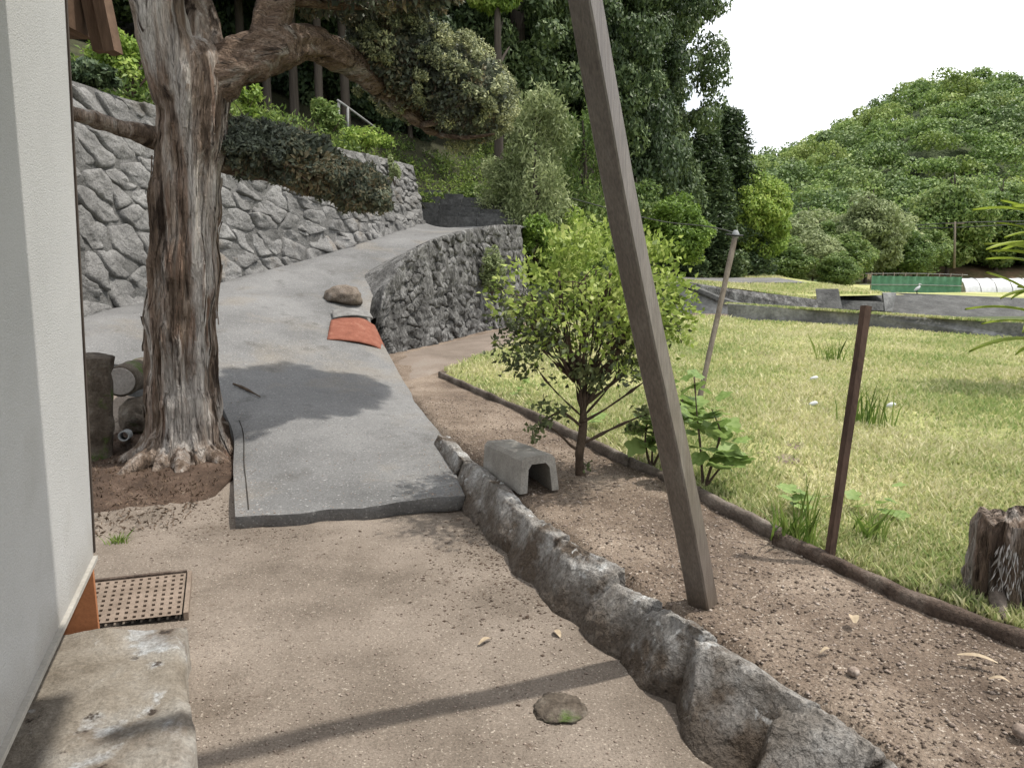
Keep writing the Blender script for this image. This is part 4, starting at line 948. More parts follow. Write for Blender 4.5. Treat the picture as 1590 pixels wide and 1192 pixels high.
for (pts) in ([(904, 655), (940, 635), (990, 600), (1025, 575)], [(902, 690), (945, 668), (985, 650), (1010, 640)], [(901, 660), (872, 640), (850, 650)], [(901, 700), (885, 690), (862, 668), (838, 660)]):
    V, Fs = tube([bp(*p) for p in pts], [0.012, 0.009, 0.006, 0.003][:len(pts)], seg=6, sub=5, amp=0.006, freq=10); br.add(V, Fs)
br.build('branches', m_twig, bush, sm=True)
cc = np.array(bp(918, 484)); rr = np.array((134 / FPX * BYY, 0.52, 118 / FPX * BYY))
P = []
for k in range(270):
    d = rng.normal(size=3); d /= np.linalg.norm(d); 
    if d[2] < -0.85 or (d[2] < -0.3 and rng.uniform() < 0.35): continue
    c = cc + d * rr * rng.uniform(0.45, 1.16); c[0] += 0.06 * d[2]
    P.append(c + rng.normal(size=(int(rng.integers(10, 52)), 3)) * np.array((0.05, 0.05, 0.04)))
P = np.concatenate(P); out = (P - cc) / rr
top = out[:, 2] + out[:, 0] * 0.45 + rng.normal(size=len(P)) * 0.4 > -0.38  # paler leaves towards the top right, darker ones towards the bottom left
leaves('pale_leaves', P[top], 0.043, l_bush, bush, out=out[top] + np.array((0, 0, 0.4)), bias=0.7, aspect=0.55)
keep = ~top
leaves('dark_leaves', P[keep], 0.042, l_bushdark, bush, out=out[keep], bias=0.5, aspect=0.55)
P = np.concatenate([np.array(bp(u, v, dy)) + rng.normal(size=(n, 3)) * 0.03 for (u, v, dy, n) in [(900, 575, -.15, 80), (925, 590, -.1, 60), (850, 650, 0, 30), (845, 630, 0, 25), (835, 668, -.05, 35), (870, 640, 0, 25), (985, 660, 0, 30), (1005, 640, 0, 30), (960, 560, 0.1, 60), (1035, 500, 0, 70), (1045, 460, 0, 60), (800, 470, 0, 40), (905, 728, 0, 14)]])
leaves('low_leaves', P, 0.045, l_bushdark, bush, bias=0, aspect=0.6)

# ------------------------------------------------------------------ broad-leaved plants: every leaf a part
def broad_leaf_mesh(lobes=True):
    V = [(0, 0, 0)]; n = 18
    for k in range(n + 1):
        a = -2.75 + 5.5 * k / n; r = 0.5 * (1 + (0.20 * math.cos(a * 5) if lobes else 0.05 * math.cos(7 * a))) * (1.0 if abs(a) < 2.3 else 0.82)
        x = r * math.sin(a) * 0.95; y = 0.42 + r * math.cos(a); V.append((x, y, 0.14 * abs(x) - 0.16 * y * y + 0.02 * math.sin(9 * a)))
    V.append((0, 0.5, -0.06)); c = len(V) - 1
    Fs = [(c, k, k + 1) for k in range(1, n + 1)] + [(c, n + 1, 0), (c, 0, 1)]
    me = bpy.data.meshes.new('leaf'); me.from_pydata(V, [], Fs); me.polygons.foreach_set('use_smooth', [True] * len(Fs)); me.materials.append(l_broad); me.update(); return me
me_broad = broad_leaf_mesh()
def put_leaf(parent, me, pos, size, yaw, pitch, roll=0.0, name='leaf'):
    o = bpy.data.objects.new(name, me); COL.objects.link(o); o.parent = parent; o.location = Vector(pos) - wloc(parent)
    o.rotation_euler = (pitch, roll, yaw); o.scale = (size, size, size); return o
def vine(name, label, base, stems, size, seed, Y, pole=None):
    r = random.Random(seed); b = gp(*base, FLD); t = thing(name, label, 'plant', b)
    mb = MB()
    for s in stems:
        pts = [at(u, v, b.y + dy) for (u, v, dy) in s]; pts[0].z = min(pts[0].z, FLD - 0.03)
        V, Fs = tube(pts, list(np.linspace(0.009, 0.004, len(pts))), seg=6, sub=5, amp=0.004, freq=12); mb.add(V, Fs)
        C = catmull(pts, 4)
        for i, p in enumerate(C[4:]):
            for _ in range(2):
                q = p + Vector((r.gauss(0, 0.05), r.gauss(0, 0.05), r.uniform(-0.02, 0.06)))
                put_leaf(t, me_broad, q, size * r.uniform(0.7, 1.45), r.uniform(0, 6.28), r.uniform(-0.6, 0.7), r.uniform(-0.4, 0.4))
    mb.build('stems', m_twig, t, sm=True); return t
vine('vine_plant', 'broad-leaved green vine plant left of the leaning post', (1012, 722), [[(1012, 724, 0), (1014, 680, 0), (1020, 640, 0.05), (1035, 600, 0.1)], [(1012, 722, 0), (1030, 690, 0.0), (1045, 655, 0.05), (1060, 620, 0.1)], [(1012, 724, 0), (1002, 690, -0.05), (1005, 655, 0)]], 0.125, 3, None)
vine('vine_plant', 'broad-leaved green vine plant right of the leaning post climbing towards the tilted pole', (1094, 752), [[(1092, 752, 0), (1088, 700, 0.05), (1082, 640, 0.15), (1078, 585, 0.3)], [(1094, 752, 0), (1110, 705, 0), (1118, 670, 0.05), (1105, 635, 0.1)], [(1094, 750, 0), (1120, 725, -0.05), (1150, 712, -0.08)]], 0.115, 4, None)

# strap-leaved plant at the right edge of view
def strap_mesh():
    V = []; Fs = []; n = 10
    for i in range(n + 1):
        t = i / n; w = 0.085 * math.sin(math.pi * min(1, 0.12 + t * 0.88)) ** 0.8; z = 0.25 * t - 0.42 * t * t
        V += [(-w, t, z + 0.03), (0, t, z), (w, t, z + 0.03)]
    for i in range(n):
        a = i * 3; Fs += [(a, a + 1, a + 4, a + 3), (a + 1, a + 2, a + 5, a + 4)]
    me = bpy.data.meshes.new('leaf'); me.from_pydata(V, [], Fs); me.polygons.foreach_set('use_smooth', [True] * len(Fs)); me.materials.append(l_frond); me.update(); return me
me_strap = strap_mesh()
fb = Vector((5.66, 7.6, FLD)); fp = thing('strap_leaf_plant', 'tall yellow-green strap-leaved plant at the right edge of the field', 'plant', fb)
V, Fs = tube([fb - Vector((0, 0, 0.1)), fb + Vector((-0.05, 0, 0.9)), fb + Vector((-0.12, 0.0, 1.7))], [0.07, 0.055, 0.04], seg=12, sub=6, amp=0.01, freq=8); mesh('stem', V, Fs, m_forestbark, fp)
random.seed(5)
for k in range(60):
    hgt = random.choice([0.45, 0.7, 0.95, 1.2, 1.45, 1.65, 1.8]) + random.uniform(-0.1, 0.1); yw = random.uniform(0, 6.28)
    put_leaf(fp, me_strap, fb + Vector((-0.05 - 0.05 * hgt, 0, hgt)), random.uniform(0.55, 0.85), yw, random.uniform(0.05, 0.85))

# shrub growing out of the rubble wall, weeds on the walls
def shrub(name, label, c, r, n, size, mat, group=None, base=None, stems=True):
    c = Vector(c); b = Vector(base) if base is not None else Vector((c.x, c.y, c.z - r[2]))
    t = thing(name, label, 'shrub', b, group)
    P = []; D = []
    for k in range(max(6, n // 90)):
        d = rng.normal(size=3); d /= np.linalg.norm(d); q = np.array(c) + d * np.array(r) * rng.uniform(0.35, 0.85)
        s, o = blob(q, np.array(r) * 0.33, 90, 0.5, 1.05); P.append(s); D.append(o)
    P = np.concatenate(P); D = np.concatenate(D)
    leaves('foliage', P, size, mat, t, out=D, flat=0.7, aspect=0.5)
    if stems:
        mb = MB()
        for k in range(5):
            e = c + Vector((random.gauss(0, r[0] * 0.4), random.gauss(0, r[1] * 0.4), random.uniform(-0.2, 0.5) * r[2]))
            V, Fs = tube([b - Vector((0, 0, 0.05)), b.lerp(e, 0.5) + Vector((random.gauss(0, .05), 0, 0)), e], [r[0] * 0.05, r[0] * 0.035, r[0] * 0.015], seg=6, sub=4); mb.add(V, Fs)
        mb.build('stems', m_twig, t, sm=True)
    return t
p_ = at(764, 420, 14.0); shrub('wall_shrub', 'small shrub growing out of the rubble wall face', p_, (0.24, 0.25, 0.42), 2600, 0.06, l_olive)
p_ = at(612, 262, 15.9); shrub('wall_weed', 'pale yellowish weed hanging over the top of the tall stone wall', p_, (0.14, 0.2, 0.30), 900, 0.07, l_olive)
p_ = at(385, 160, 9.8); shrub('sapling', 'small bright green sapling beside the old trunk, above the tall wall', p_, (0.18, 0.2, 0.28), 500, 0.09, l_bright)

# ------------------------------------------------------------------ wooded slope behind
dW = (wb[-1] - wb[1]); dW.z = 0; dW.normalize(); nL = Vector((-dW.y, dW.x, 0))
def leftdist(x, y):
    q = Vector((x - wb[1].x, y - wb[1].y, 0))
    best = 1e9; sgn = 1
    for a, b in zip(wb, wb[1:]):
        ab = Vector((b.x - a.x, b.y - a.y, 0)); ap = Vector((x - a.x, y - a.y, 0)); t = min(1, max(0, ap.dot(ab) / ab.length_squared)); dd = (ap - ab * t).length
        if dd < best: best = dd; sgn = 1 if ab.x * ap.y - ab.y * ap.x > 0 else -1
    return best * sgn
def slope_z(x, y):
    dl = leftdist(x, y)
    A_ = 3.55 + 0.40 * max(0, dl - 0.8) + 0.10 * max(0, y - 18)
    far = 2.75 + 0.42 * max(0, y - 19.5)
    A_ = A_ + (far - A_) * smooth(-5.0, -1.0, x) if y > 18 else A_
    B_ = 0.2 + 0.02 * max(0, y - 20) + 0.30 * max(0, y - 40) * smooth(13, 4, x)
    z = A_ + (B_ - A_) * smooth(-0.5, 5.5, x - 0.12 * max(0, y - 20))
    if y < 20 and dl < 0.4: z = min(z, 2.05 + 0.0 * y) if y < 19.4 else z
    return z + 0.25 * fbm((x * 0.3, y * 0.3, 2))
V = []; Fs = []; idx = {}
xs = np.arange(-34, 30, 0.6); ys = np.arange(6.0, 74, 0.6)
ok = {}
for j, y in enumerate(ys):
    for i, x in enumerate(xs):
        dl = leftdist(x, y)
        ok[i, j] = (dl > 0.45) if y < 18.4 else True
        if x > 1.6 and y < 22: ok[i, j] = False
        if x > 4 and y < 30: ok[i, j] = False
        if x > (15 if y > 46 else 4.6): ok[i, j] = False
        if ok[i, j]: idx[i, j] = len(V); V.append((x, y, slope_z(x, y)))
for j in range(len(ys) - 1):
    for i in range(len(xs) - 1):
        if ok[i, j] and ok[i + 1, j] and ok[i, j + 1] and ok[i + 1, j + 1]: Fs.append((idx[i, j], idx[i + 1, j], idx[i + 1, j + 1], idx[i, j + 1]))
tag(mesh('hillside', V, Fs, m_hillsoil), kind='structure')

# undergrowth over the slope
g2 = np.random.default_rng(11); P = []; D = []
for k in range(2600):
    x = g2.uniform(-9, 7); y = g2.uniform(9.5, 30)
    dl = leftdist(x, y)
    if y < 19.3 and dl < 0.7: continue
    if x > 1.6 and y < 22: continue
    if x > 4.0 and y < 29: continue
    if dl > 4.5 or y > 25 or slope_z(x, y) > 5.2 - 0.12 * max(0, -x): continue
    z = slope_z(x, y); s = g2.uniform(0.16, 0.42)
    q, o = blob((x, y, z + s * 0.4), (s, s, s * 0.8), 42, 0.4, 1.0, g=g2); P.append(q); D.append(o + np.array((0, 0, 0.5)))
P = np.concatenate(P); D = np.concatenate(D)
tag(leaves('undergrowth', P, 0.11, l_under, out=D, bias=0.5, aspect=0.32), 'leafy green undergrowth covering the slope above the walls', 'undergrowth', kind='stuff')

# trees --------------------------------------------------------------
def crown_points(kind, g):
    P = []; D = []
    if kind == 'broad':       # unit: crown radius 1, from z 0 to 2.2
        for k in range(100):
            d = g.normal(size=3); d /= np.linalg.norm(d); c = np.array((0, 0, 1.1)) + d * np.array((0.72, 0.72, 0.86)) * g.uniform(0.55, 1.0)
            r = g.uniform(0.17, 0.32); q, o = blob(c, (r, r, r * 0.68), 230, 0.72, 1.06, g=g); P.append(q); D.append(o)
    elif kind == 'tall':      # tall evergreen, radius 1, height 4
        for k in range(230):
            z = g.uniform(0.0, 3.9); rr = 0.95 * math.sqrt(max(0.02, 1 - ((z - 1.6) / 2.45) ** 2)); a = g.uniform(0, 6.28); q0 = rr * g.uniform(0.45, 1.0)
            c = np.array((math.cos(a) * q0, math.sin(a) * q0, z)); r = g.uniform(0.14, 0.28); q, o = blob(c, (r, r, r * 0.62), 260, 0.72, 1.05, g=g); P.append(q); D.append(o)
    elif kind == 'cedar':     # conifer cone, radius 1, height 5, drooping sprays
        for k in range(220):
            z = g.uniform(0, 1) ** 1.25 * 4.8; rr = 1.0 * (1 - z / 5.0) ** 0.8 + 0.06; a = g.uniform(0, 6.28); q0 = rr * g.uniform(0.5, 1.0)
            c = np.array((math.cos(a) * q0, math.sin(a) * q0, z)); q, o = blob(c, (0.22, 0.22, 0.26), 130, 0.4, 1.1, g=g); P.append(q); D.append(o + np.array((0, 0, -0.6)))
    elif kind == 'airy':      # loose bamboo-like clump, radius 1, height 3.2
        for k in range(90):
            z = g.uniform(0.1, 3.1); rr = 0.9 * math.sqrt(max(0.03, 1 - ((z - 1.7) / 1.75) ** 2)); a = g.uniform(0, 6.28); q0 = rr * math.sqrt(g.uniform(0.1, 1.0))
            c = np.array((math.cos(a) * q0, math.sin(a) * q0, z)); q, o = blob(c, (0.2, 0.2, 0.26), 120, 0.2, 1.15, g=g); P.append(q); D.append(o + np.array((0, 0, 0.4)))
    return np.concatenate(P), np.concatenate(D)
HGT = {'broad': 2.2, 'tall': 4.0, 'cedar': 5.0, 'airy': 3.2}
protos = {}
def crown_mesh(kind, var, leafsize, mat, aspect=0.5):
    key = (kind, var, mat.name)
    if key not in protos:
        g = np.random.default_rng(100 + var * 7 + len(kind)); P, D = crown_points(kind, g)
        V, Fq = leaf_geom(P, leafsize, out=D, bias=0.6, aspect=aspect, r=g, flat=0.0 if kind == 'airy' else 1.0)
        o = np_mesh('crown', V, Fq, mat); protos[key] = o.data; bpy.data.objects.remove(o)
    return protos[key]
trunks = {}
def trunk_mesh(var):
    if var not in trunks:
        r = random.Random(var); mb = MB()
        V, Fs = tube([(0, 0, -0.05), (r.uniform(-.02, .02), 0, 0.3), (r.uniform(-.04, .04), r.uniform(-.03, .03), 0.6), (r.uniform(-.05, .05), 0, 0.95)], [0.036, 0.028, 0.02, 0.006], seg=12, sub=6, amp=0.004, freq=9); mb.add(V, Fs)
        for k in range(9):
            z = r.uniform(0.35, 0.85); a = r.uniform(0, 6.28); l = r.uniform(0.12, 0.22) * (1.1 - z * 0.6)
            V, Fs = tube([(0, 0, z), (math.cos(a) * l * 0.5, math.sin(a) * l * 0.5, z + 0.05), (math.cos(a) * l, math.sin(a) * l, z + 0.09)], [0.012, 0.008, 0.003], seg=6, sub=4); mb.add(V, Fs)
        o = mb.build('trunk', m_forestbark, sm=True); trunks[var] = o.data; bpy.data.objects.remove(o)
    return trunks[var]
def put_tree(name, label, base, height, radius, kind, mat, var=0, leafsize=0.12, bare=0.15, group=None, rot=None, aspect=0.5, cat='tree'):
    """base world point; crown fills from bare*height to height"""
    t = thing(name, label, cat, base, group); rz = rot if rot is not None else random.uniform(0, 6.28)
    c = bpy.data.objects.new('crown', crown_mesh(kind, var, leafsize, mat, aspect)); COL.objects.link(c); c.parent = t; c.location = (0, 0, height * bare)
    c.scale = (radius, radius, height * (1 - bare) / HGT[kind]); c.rotation_euler = (0, 0, rz)
    k = bpy.data.objects.new('trunk', trunk_mesh(var % 3)); COL.objects.link(k); k.parent = t; k.scale = (height * 0.55, height * 0.55, height); k.rotation_euler = (0, 0, rz)
    return t
def on_slope(u, Y, v=400):
    p = at(u, v, Y); return Vector((p.x, p.y, slope_z(p.x, p.y) - 0.05))
random.seed(77)
GW = 'evergreens of the wood behind the house'
# tall evergreens in the middle, right to left
T = [(1008, 36, 19, 3.0, 0, 'tall evergreen standing next to the open sky, right of the leaning post'),
     (962, 33, 19, 3.0, 1, 'tall evergreen crossed by the leaning post'),
     (910, 30, 18, 3.0, 0, 'tall evergreen just left of the upper leaning post'),
     (860, 31, 18, 3.2, 1, 'tall evergreen above the pale olive shrub'),
     (800, 27, 16, 2.9, 0, 'tall evergreen behind the right end of the clipped pad'),
     (735, 29, 17, 3.1, 1, 'tall evergreen directly above the big clipped pad')]
for (u, Y, h, r, var, lab) in T:
    put_tree('evergreen_tree', lab, on_slope(u, Y), h, r, 'tall', l_ever, var, 0.058, 0.06, GW)
for k, (u, Y, h, r, var) in enumerate([(670, 30, 15, 2.9, 1), (610, 27, 14, 2.7, 0), (550, 31, 15, 3.0, 1), (480, 31, 15, 3, 0), (410, 30, 15, 3, 1), (340, 27, 14, 2.9, 0), (270, 24, 13, 2.8, 1), (190, 21, 12, 2.7, 0), (120, 18, 11, 2.6, 1), (60, 17, 11, 2.6, 0),
                                       (960, 42, 20, 3.4, 1), (890, 40, 20, 3.4, 0), (820, 38, 19, 3.3, 1), (740, 40, 19, 3.3, 0), (640, 40, 18, 3.3, 1), (520, 40, 18, 3.3, 0), (380, 38, 17, 3.3, 1)]):
    labs = ['evergreen peeping over the middle of the big clipped pad', 'evergreen right above the outer end of the arching limb', 'evergreen behind the handrail, high in the wood', 'evergreen above the middle of the arching limb', 'evergreen above the inner end of the arching limb', 'evergreen directly behind the upper old trunk', 'evergreen seen left of the old trunk fork', 'evergreen between the old trunk and the timber eave', 'evergreen behind the timber eave', 'evergreen half hidden by the house corner']
    put_tree('evergreen_tree', labs[k] if k < 10 else 'dark evergreen in the second row deep in the wood', on_slope(u, Y), h, r, 'tall', l_ever, var, 0.058, 0.08, GW)
# bare-stemmed cedars in the dark gap below the arching limb
for (u, Y, h, lab) in [(428, 20.3, 11, 'cedar with thick bare stem at the left of the dark gap under the arching limb'), (468, 20.6, 12, 'cedar with slim bare stem in the middle of the dark gap under the arching limb'),
                       (505, 20.3, 11, 'cedar with pale bare stem at the right of the dark gap under the arching limb'), (392, 20.8, 12, 'cedar stem nearest the old trunk in the dark gap'), (546, 20.6, 12, 'cedar stem behind the pale handrail')]:
    put_tree('cedar_tree', lab, on_slope(u, Y), h, 1.7, 'cedar', l_cedar, 0 if Y < 22 else 1, 0.13, 0.30, 'bare-stemmed cedars under the arching limb').children[1].scale.xy = (h * 0.3, h * 0.3)
for (u, Y, lab) in [(400, 22.6, 'dark evergreen thicket at the left of the gap under the arching limb'), (452, 22.8, 'dark evergreen thicket in the middle of the gap under the arching limb'), (512, 22.8, 'dark evergreen thicket behind the pale handrail'), (572, 22.6, 'dark evergreen thicket right of the pale handrail'), (640, 23.5, 'dark evergreen thicket just under the big clipped pad')]:
    b_ = on_slope(u, Y); b_.z -= 0.6; put_tree('evergreen_thicket', lab, b_, 5.0, 1.7, 'broad', l_cedar, 2, 0.09, 0.0, 'dark thickets in the wood', cat='shrub')
# brighter trees in front
put_tree('broadleaf_tree', 'bright green broadleaf tree right of the clipped pad top', on_slope(775, 22), 7.6, 1.25, 'broad', l_bright, 0, 0.10, 0.55)
put_tree('olive_shrub_tree', 'tall pale olive-green feathery shrub right of the clipped pad', Vector((at(832, 300, 18.5).x, 18.5, 1.2)), 4.3, 1.0, 'airy', l_olive, 0, 0.12, 0.02, aspect=0.3, cat='shrub')
put_tree('olive_shrub_tree', 'mid-green feathery shrub left of the leaning post, behind the olive one', Vector((at(905, 300, 21).x, 21, 0.9)), 4.6, 1.0, 'airy', l_mid, 1, 0.12, 0.02, aspect=0.3, cat='shrub')
put_tree('bamboo_shrub', 'light green bamboo-like shrub behind the round bush', Vector((at(885, 400, 17.5).x, 17.5, 0.15)), 2.0, 0.9, 'airy', l_bright, 1, 0.13, 0.0, aspect=0.28, cat='shrub')
put_tree('bamboo_shrub', 'light green bamboo-like shrub right of the drive top', Vector((at(785, 330, 19.0).x, 19.0, 1.7)), 2.3, 0.8, 'airy', l_olive, 0, 0.12, 0.0, aspect=0.28, cat='shrub')
put_tree('broadleaf_tree', 'bright yellow-green round tree right of the leaning post', Vector((at(1048, 415, 27).x, 27, 0.45)), 3.6, 1.5, 'broad', l_bright, 1, 0.085, 0.16)
put_tree('broadleaf_tree', 'dark bushy tree behind the bright round tree, left of it', Vector((at(985, 415, 29).x, 29, 0.2)), 4.6, 1.7, 'broad', l_mid, 0, 0.085, 0.1)
put_tree('conifer_tree', 'pointed dark conifer below the open sky', Vector((at(1122, 420, 42).x, 42, 0.2)), 9.4, 2.6, 'cedar', l_ever, 0, 0.10, 0.05)
put_tree('conifer_tree', 'second dark conifer, left of the pointed one', Vector((at(1085, 420, 40).x, 40, 0.2)), 8.2, 2.4, 'cedar', l_ever, 1, 0.10, 0.05)
put_tree('broadleaf_tree', 'light green broadleaf tree right of the pointed conifer', Vector((at(1172, 420, 41).x, 41, 0.0)), 6.6, 2.2, 'broad', l_bright, 1, 0.085, 0.12)
put_tree('broadleaf_tree', 'mid-green tree behind the light one at the foot of the wooded hill', Vector((at(1140, 420, 50).x, 50, 0.0)), 8.2, 2.6, 'broad', l_mid, 1, 0.085, 0.1)
for k, (u, Y, h, r) in enumerate([(1120, 52, 3.2, 2.4), (1150, 54, 4.2, 2.8), (1190, 55, 5.0, 3.0), (1235, 56, 5.4, 3.2), (1275, 57, 5.2, 3.2), (1310, 53, 4.0, 2.6), (1375, 62, 6.0, 3.6), (1420, 63, 5.2, 3.4), (1465, 72, 6.0, 4.0), (1515, 73, 6.5, 4.0), (1560, 74, 6.5, 4.0), (1610, 74, 6.5, 4.0), (1250, 64, 6.5, 3.8), (1200, 62, 6.0, 3.6)]):
    tl = ['thicket just right of the tilted pole top', 'thicket below the light green tree at the hill foot', 'thicket behind the wide rounded shrub', 'thicket behind the big rounded hedge shrub', 'thicket behind the pale hedge shrub', 'thicket left behind the green net fence', 'thicket above the left half of the green net fence', 'thicket above the right half of the green net fence', 'thicket right above the utility pole foot', 'thicket above the left end of the greenhouse tunnel', 'thicket above the middle of the greenhouse tunnel', 'thicket at the far right above the greenhouse tunnel', 'high thicket in the middle of the hill foot', 'high thicket left in the hill foot above the terrace']
    put_tree('thicket_tree', 'leafy ' + tl[k], Vector((at(u, 420, Y).x, Y, -0.4)), h, r, 'broad', l_mid if k % 3 else l_olive, k % 2, 0.085, 0.0, 'thickets at the hill foot')
for (u, Y, h, r, mat, lab) in [(1165, 46, 2.6, 2.0, l_mid, 'wide rounded shrub left of the grassy terrace end'), (1215, 47, 3.4, 2.3, l_mid, 'big rounded shrub in the middle of the hedge behind the terrace'), (1262, 48, 3.8, 2.3, l_olive, 'pale leafy shrub in the hedge behind the terrace'),
                               (1300, 44, 2.4, 1.5, l_mid, 'low shrub left of the green net fence'), (1345, 56, 7.2, 3.1, l_olive, 'pale green spreading tree above the green net fence'), (1320, 60, 5.4, 2.6, l_mid, 'mid-green tree left behind the spreading tree'),
                               (1395, 58, 4.8, 2.7, l_mid, 'darker tree right of the spreading tree'), (1470, 66, 9.6, 4.0, l_mid, 'tall pale tree behind the utility pole'), (1545, 68, 9.2, 4.2, l_mid, 'tall tree above the greenhouse tunnel'), (1430, 72, 8.0, 3.6, l_ever, 'dark tree between the spreading tree and the utility pole'), (1600, 70, 9, 4.0, l_ever, 'dark tree at the right edge of the hill foot')]:
    put_tree('broadleaf_tree' if h > 4 else 'hedge_shrub', lab, Vector((at(u, 420, Y).x, Y, -0.3)), h, r, 'broad', mat, 0 if h > 5 else 1, 0.075, 0.0 if h < 4 else 0.03, cat='tree' if h > 4 else 'shrub')

for (u, v, Y, r, mat, lab) in [(835, 372, 17.2, (0.42, 0.4, 0.55), l_bright, 'bright green shrub just right of the rubble wall end'), (862, 330, 18.6, (0.6, 0.5, 0.7), l_olive, 'pale green shrub above the rubble wall end'), (905, 372, 18.2, (0.7, 0.5, 0.7), l_bright, 'bright leafy shrub behind the top of the round bush'),
                               (826, 402, 17.6, (0.45, 0.4, 0.6), l_mid, 'dark leafy shrub tucked behind the rubble wall corner'), (872, 410, 16.8, (0.5, 0.4, 0.5), l_bright, 'low bright shrub behind the left half of the round bush'), (668, 318, 19.3, (0.5, 0.35, 0.4), l_under, 'low green shrub at the right end of the tall stone wall'), (735, 312, 19.9, (0.8, 0.4, 0.42), l_under, 'spreading green shrub above the stone steps'), (800, 318, 19.6, (0.6, 0.4, 0.6), l_mid, 'green shrub above the right end of the stone steps'), (505, 188, 17.6, (0.42, 0.4, 0.48), l_mid, 'round green shrub left of the pale handrail'),
                               (560, 218, 17.4, (0.75, 0.5, 0.3), l_bright, 'bright green ground shrub on the wall top below the handrail'), (195, 92, 11.5, (0.55, 0.5, 0.5), l_bright, 'bright green shrub above the tall wall left of the old trunk'), (140, 118, 9.6, (0.35, 0.3, 0.2), l_cedar, 'dark trailing shrub on the wall top beside the house corner')]:
    shrub('shrub', lab, at(u, v, Y), r, 2600, 0.085, mat)
# pale handrail on the slope
hr = thing('handrail', 'pale grey pipe handrail standing on the green slope in front of the dark wood', 'handrail', at(526, 205, 18.2))
for (u, v0, v1) in ((526, 212, 157), (540, 212, 166)):
    V, Fs = tube([at(u, v0 + 8, 18.2), at(u, v1, 18.2)], [0.03, 0.03], seg=8, sub=1); mesh('rail_post', V, Fs, m_rail, hr)
V, Fs = tube([at(524, 156, 18.2), at(540, 167, 18.2), at(582, 198, 19.0)], [0.028] * 3, seg=8, sub=3); mesh('top_rail', V, Fs, m_rail, hr)

# ------------------------------------------------------------------ far side of the field
def prism(name, pts, Y0, thick, mat, label=None, cat=None, par=None, depth_scale=1.0, group=None):
    """wall standing at its own distance: pts list of (u, v, Y) along the top then the bottom; extruded backwards"""
    f = [at(*p) for p in pts]; b = [p + Vector((0.15, thick, 0)) for p in f]; n = len(f)
    Fs = [tuple(range(n - 1, -1, -1)), tuple(range(n, 2 * n))] + [(i, (i + 1) % n, n + (i + 1) % n, n + i) for i in range(n)]
    o = mesh(name, f + b, Fs, mat, par, sm=False, origin=f[-1] if par is None else None)
    return tag(o, label, cat, group) if label else o
FW = [(1130, 472, 494), (1300, 483, 505), (1430, 491, 514), (1640, 506, 532)]
fwp = [(u, v, gp(u, vb, FLD - 0.02).y) for u, v, vb in FW] + [(u, vb + 4, gp(u, vb, FLD - 0.02).y) for u, v, vb in FW[::-1]]
prism('field_wall', fwp, 0, 0.35, m_palewall, 'long low pale concrete wall at the far edge of the field', 'wall')
prism('ramp_wall', [(1050, 438, 19.2), (1068, 441, 19.0), (1118, 465, 18.4), (1190, 487, 17.9), (1225, 496, 17.6), (1225, 500, 17.6), (1050, 496, 18.6)], 0, 0.3, m_palewall, 'pale wall with sloping top at the left far end of the field', 'wall')
prism('ramp_coping', [(1056, 436, 19.0), (1118, 462, 18.3), (1192, 484, 17.8), (1228, 494, 17.5), (1226, 498, 17.5), (1190, 489, 17.8), (1114, 467, 18.3), (1054, 441, 19.0)], 0, 0.32, m_bank, 'dark sloping concrete kerb on top of the ramp wall', 'kerb')
# grass strip on the long wall
mb = MB(); a0 = at(*fwp[0]) + Vector((0, 0.16, 0)); a1 = at(*fwp[3]) + Vector((0, 0.16, 0))
# stream bed / lower ground behind
row_grid('stream_bed', [(y, 2.0, 60) for y in np.arange(19, 30, 1.0)], 30, lambda x, y, t: -0.55 + 0.05 * fbm((x, y, 0)), m_ground)
# far terraces
def terr_z(x, y):
    e = 0.80 - 0.60 * min(1, max(0, (x - 5.6) / 4.6)); return e + (0.62 - e) * smooth(24, 44, y)
def terrace(name, yy, x0, x1, zf, mat):
    row_grid(name, [(y, x0, x1) for y in yy], 60, zf, mat)
terrace('far_terrace', np.arange(29.5, 62, 0.8), 14.5, 90, lambda x, y, t: 0.0 - 0.012 * (y - 30) + 0.06 * fbm((x * 0.4, y * 0.4, 0)), m_field)
row_grid('grass_terrace', [(y, 4.4, 10.5 if y < 27.2 else 14.4) for y in np.arange(24.5, 50, 0.7)], 60, lambda x, y, t: terr_z(x, y) + 0.03 * fbm((x * 0.5, y * 0.5, 0)), m_field)
prism('revetment', [(1310, 455, 29.5), (1385, 455, 29.5), (1480, 459, 29.5), (1600, 464, 29.0), (1600, 500, 26.5), (1480, 492, 27), (1372, 486, 27.5), (1310, 478, 28)], 0, 0.6, m_bank, 'dark grey sloping concrete revetment below the greenhouse tunnel', 'revetment')
prism('concrete_pier', [(1371, 455, 27.0), (1392, 455, 27.0), (1386, 483, 26.6), (1374, 483, 26.6)], 0, 0.4, m_palewall, 'small pale concrete pier at the left end of the revetment', 'pier')
prism('concrete_block_wall', [(1266, 449, 24.5), (1302, 449, 24.5), (1308, 479, 24.0), (1270, 479, 24.0)], 0, 0.35, m_bank, 'grey leaning concrete block wall right of the grassy terrace', 'wall')
prism('terrace_wall', [(1060, 437, 24.4), (1120, 447, 24.4), (1190, 456, 24.2), (1270, 466, 24.0), (1270, 482, 23.8), (1060, 470, 24.2)], 0, 0.5, m_darkstone, 'dark dry-stone wall below the grassy terrace', 'wall')
prism('terrace_wall', [(1306, 466, 27), (1372, 469, 26.8), (1372, 482, 26.6), (1306, 480, 26.8)], 0, 0.5, m_bank, 'short low stone wall between the concrete block and the pier', 'wall')
row_grid('far_lane', [(y, 4.5, 13.5) for y in np.arange(34.0, 38.5, 0.5)], 18, lambda x, y, t: terr_z(x, y) + 0.05, m_concrete)
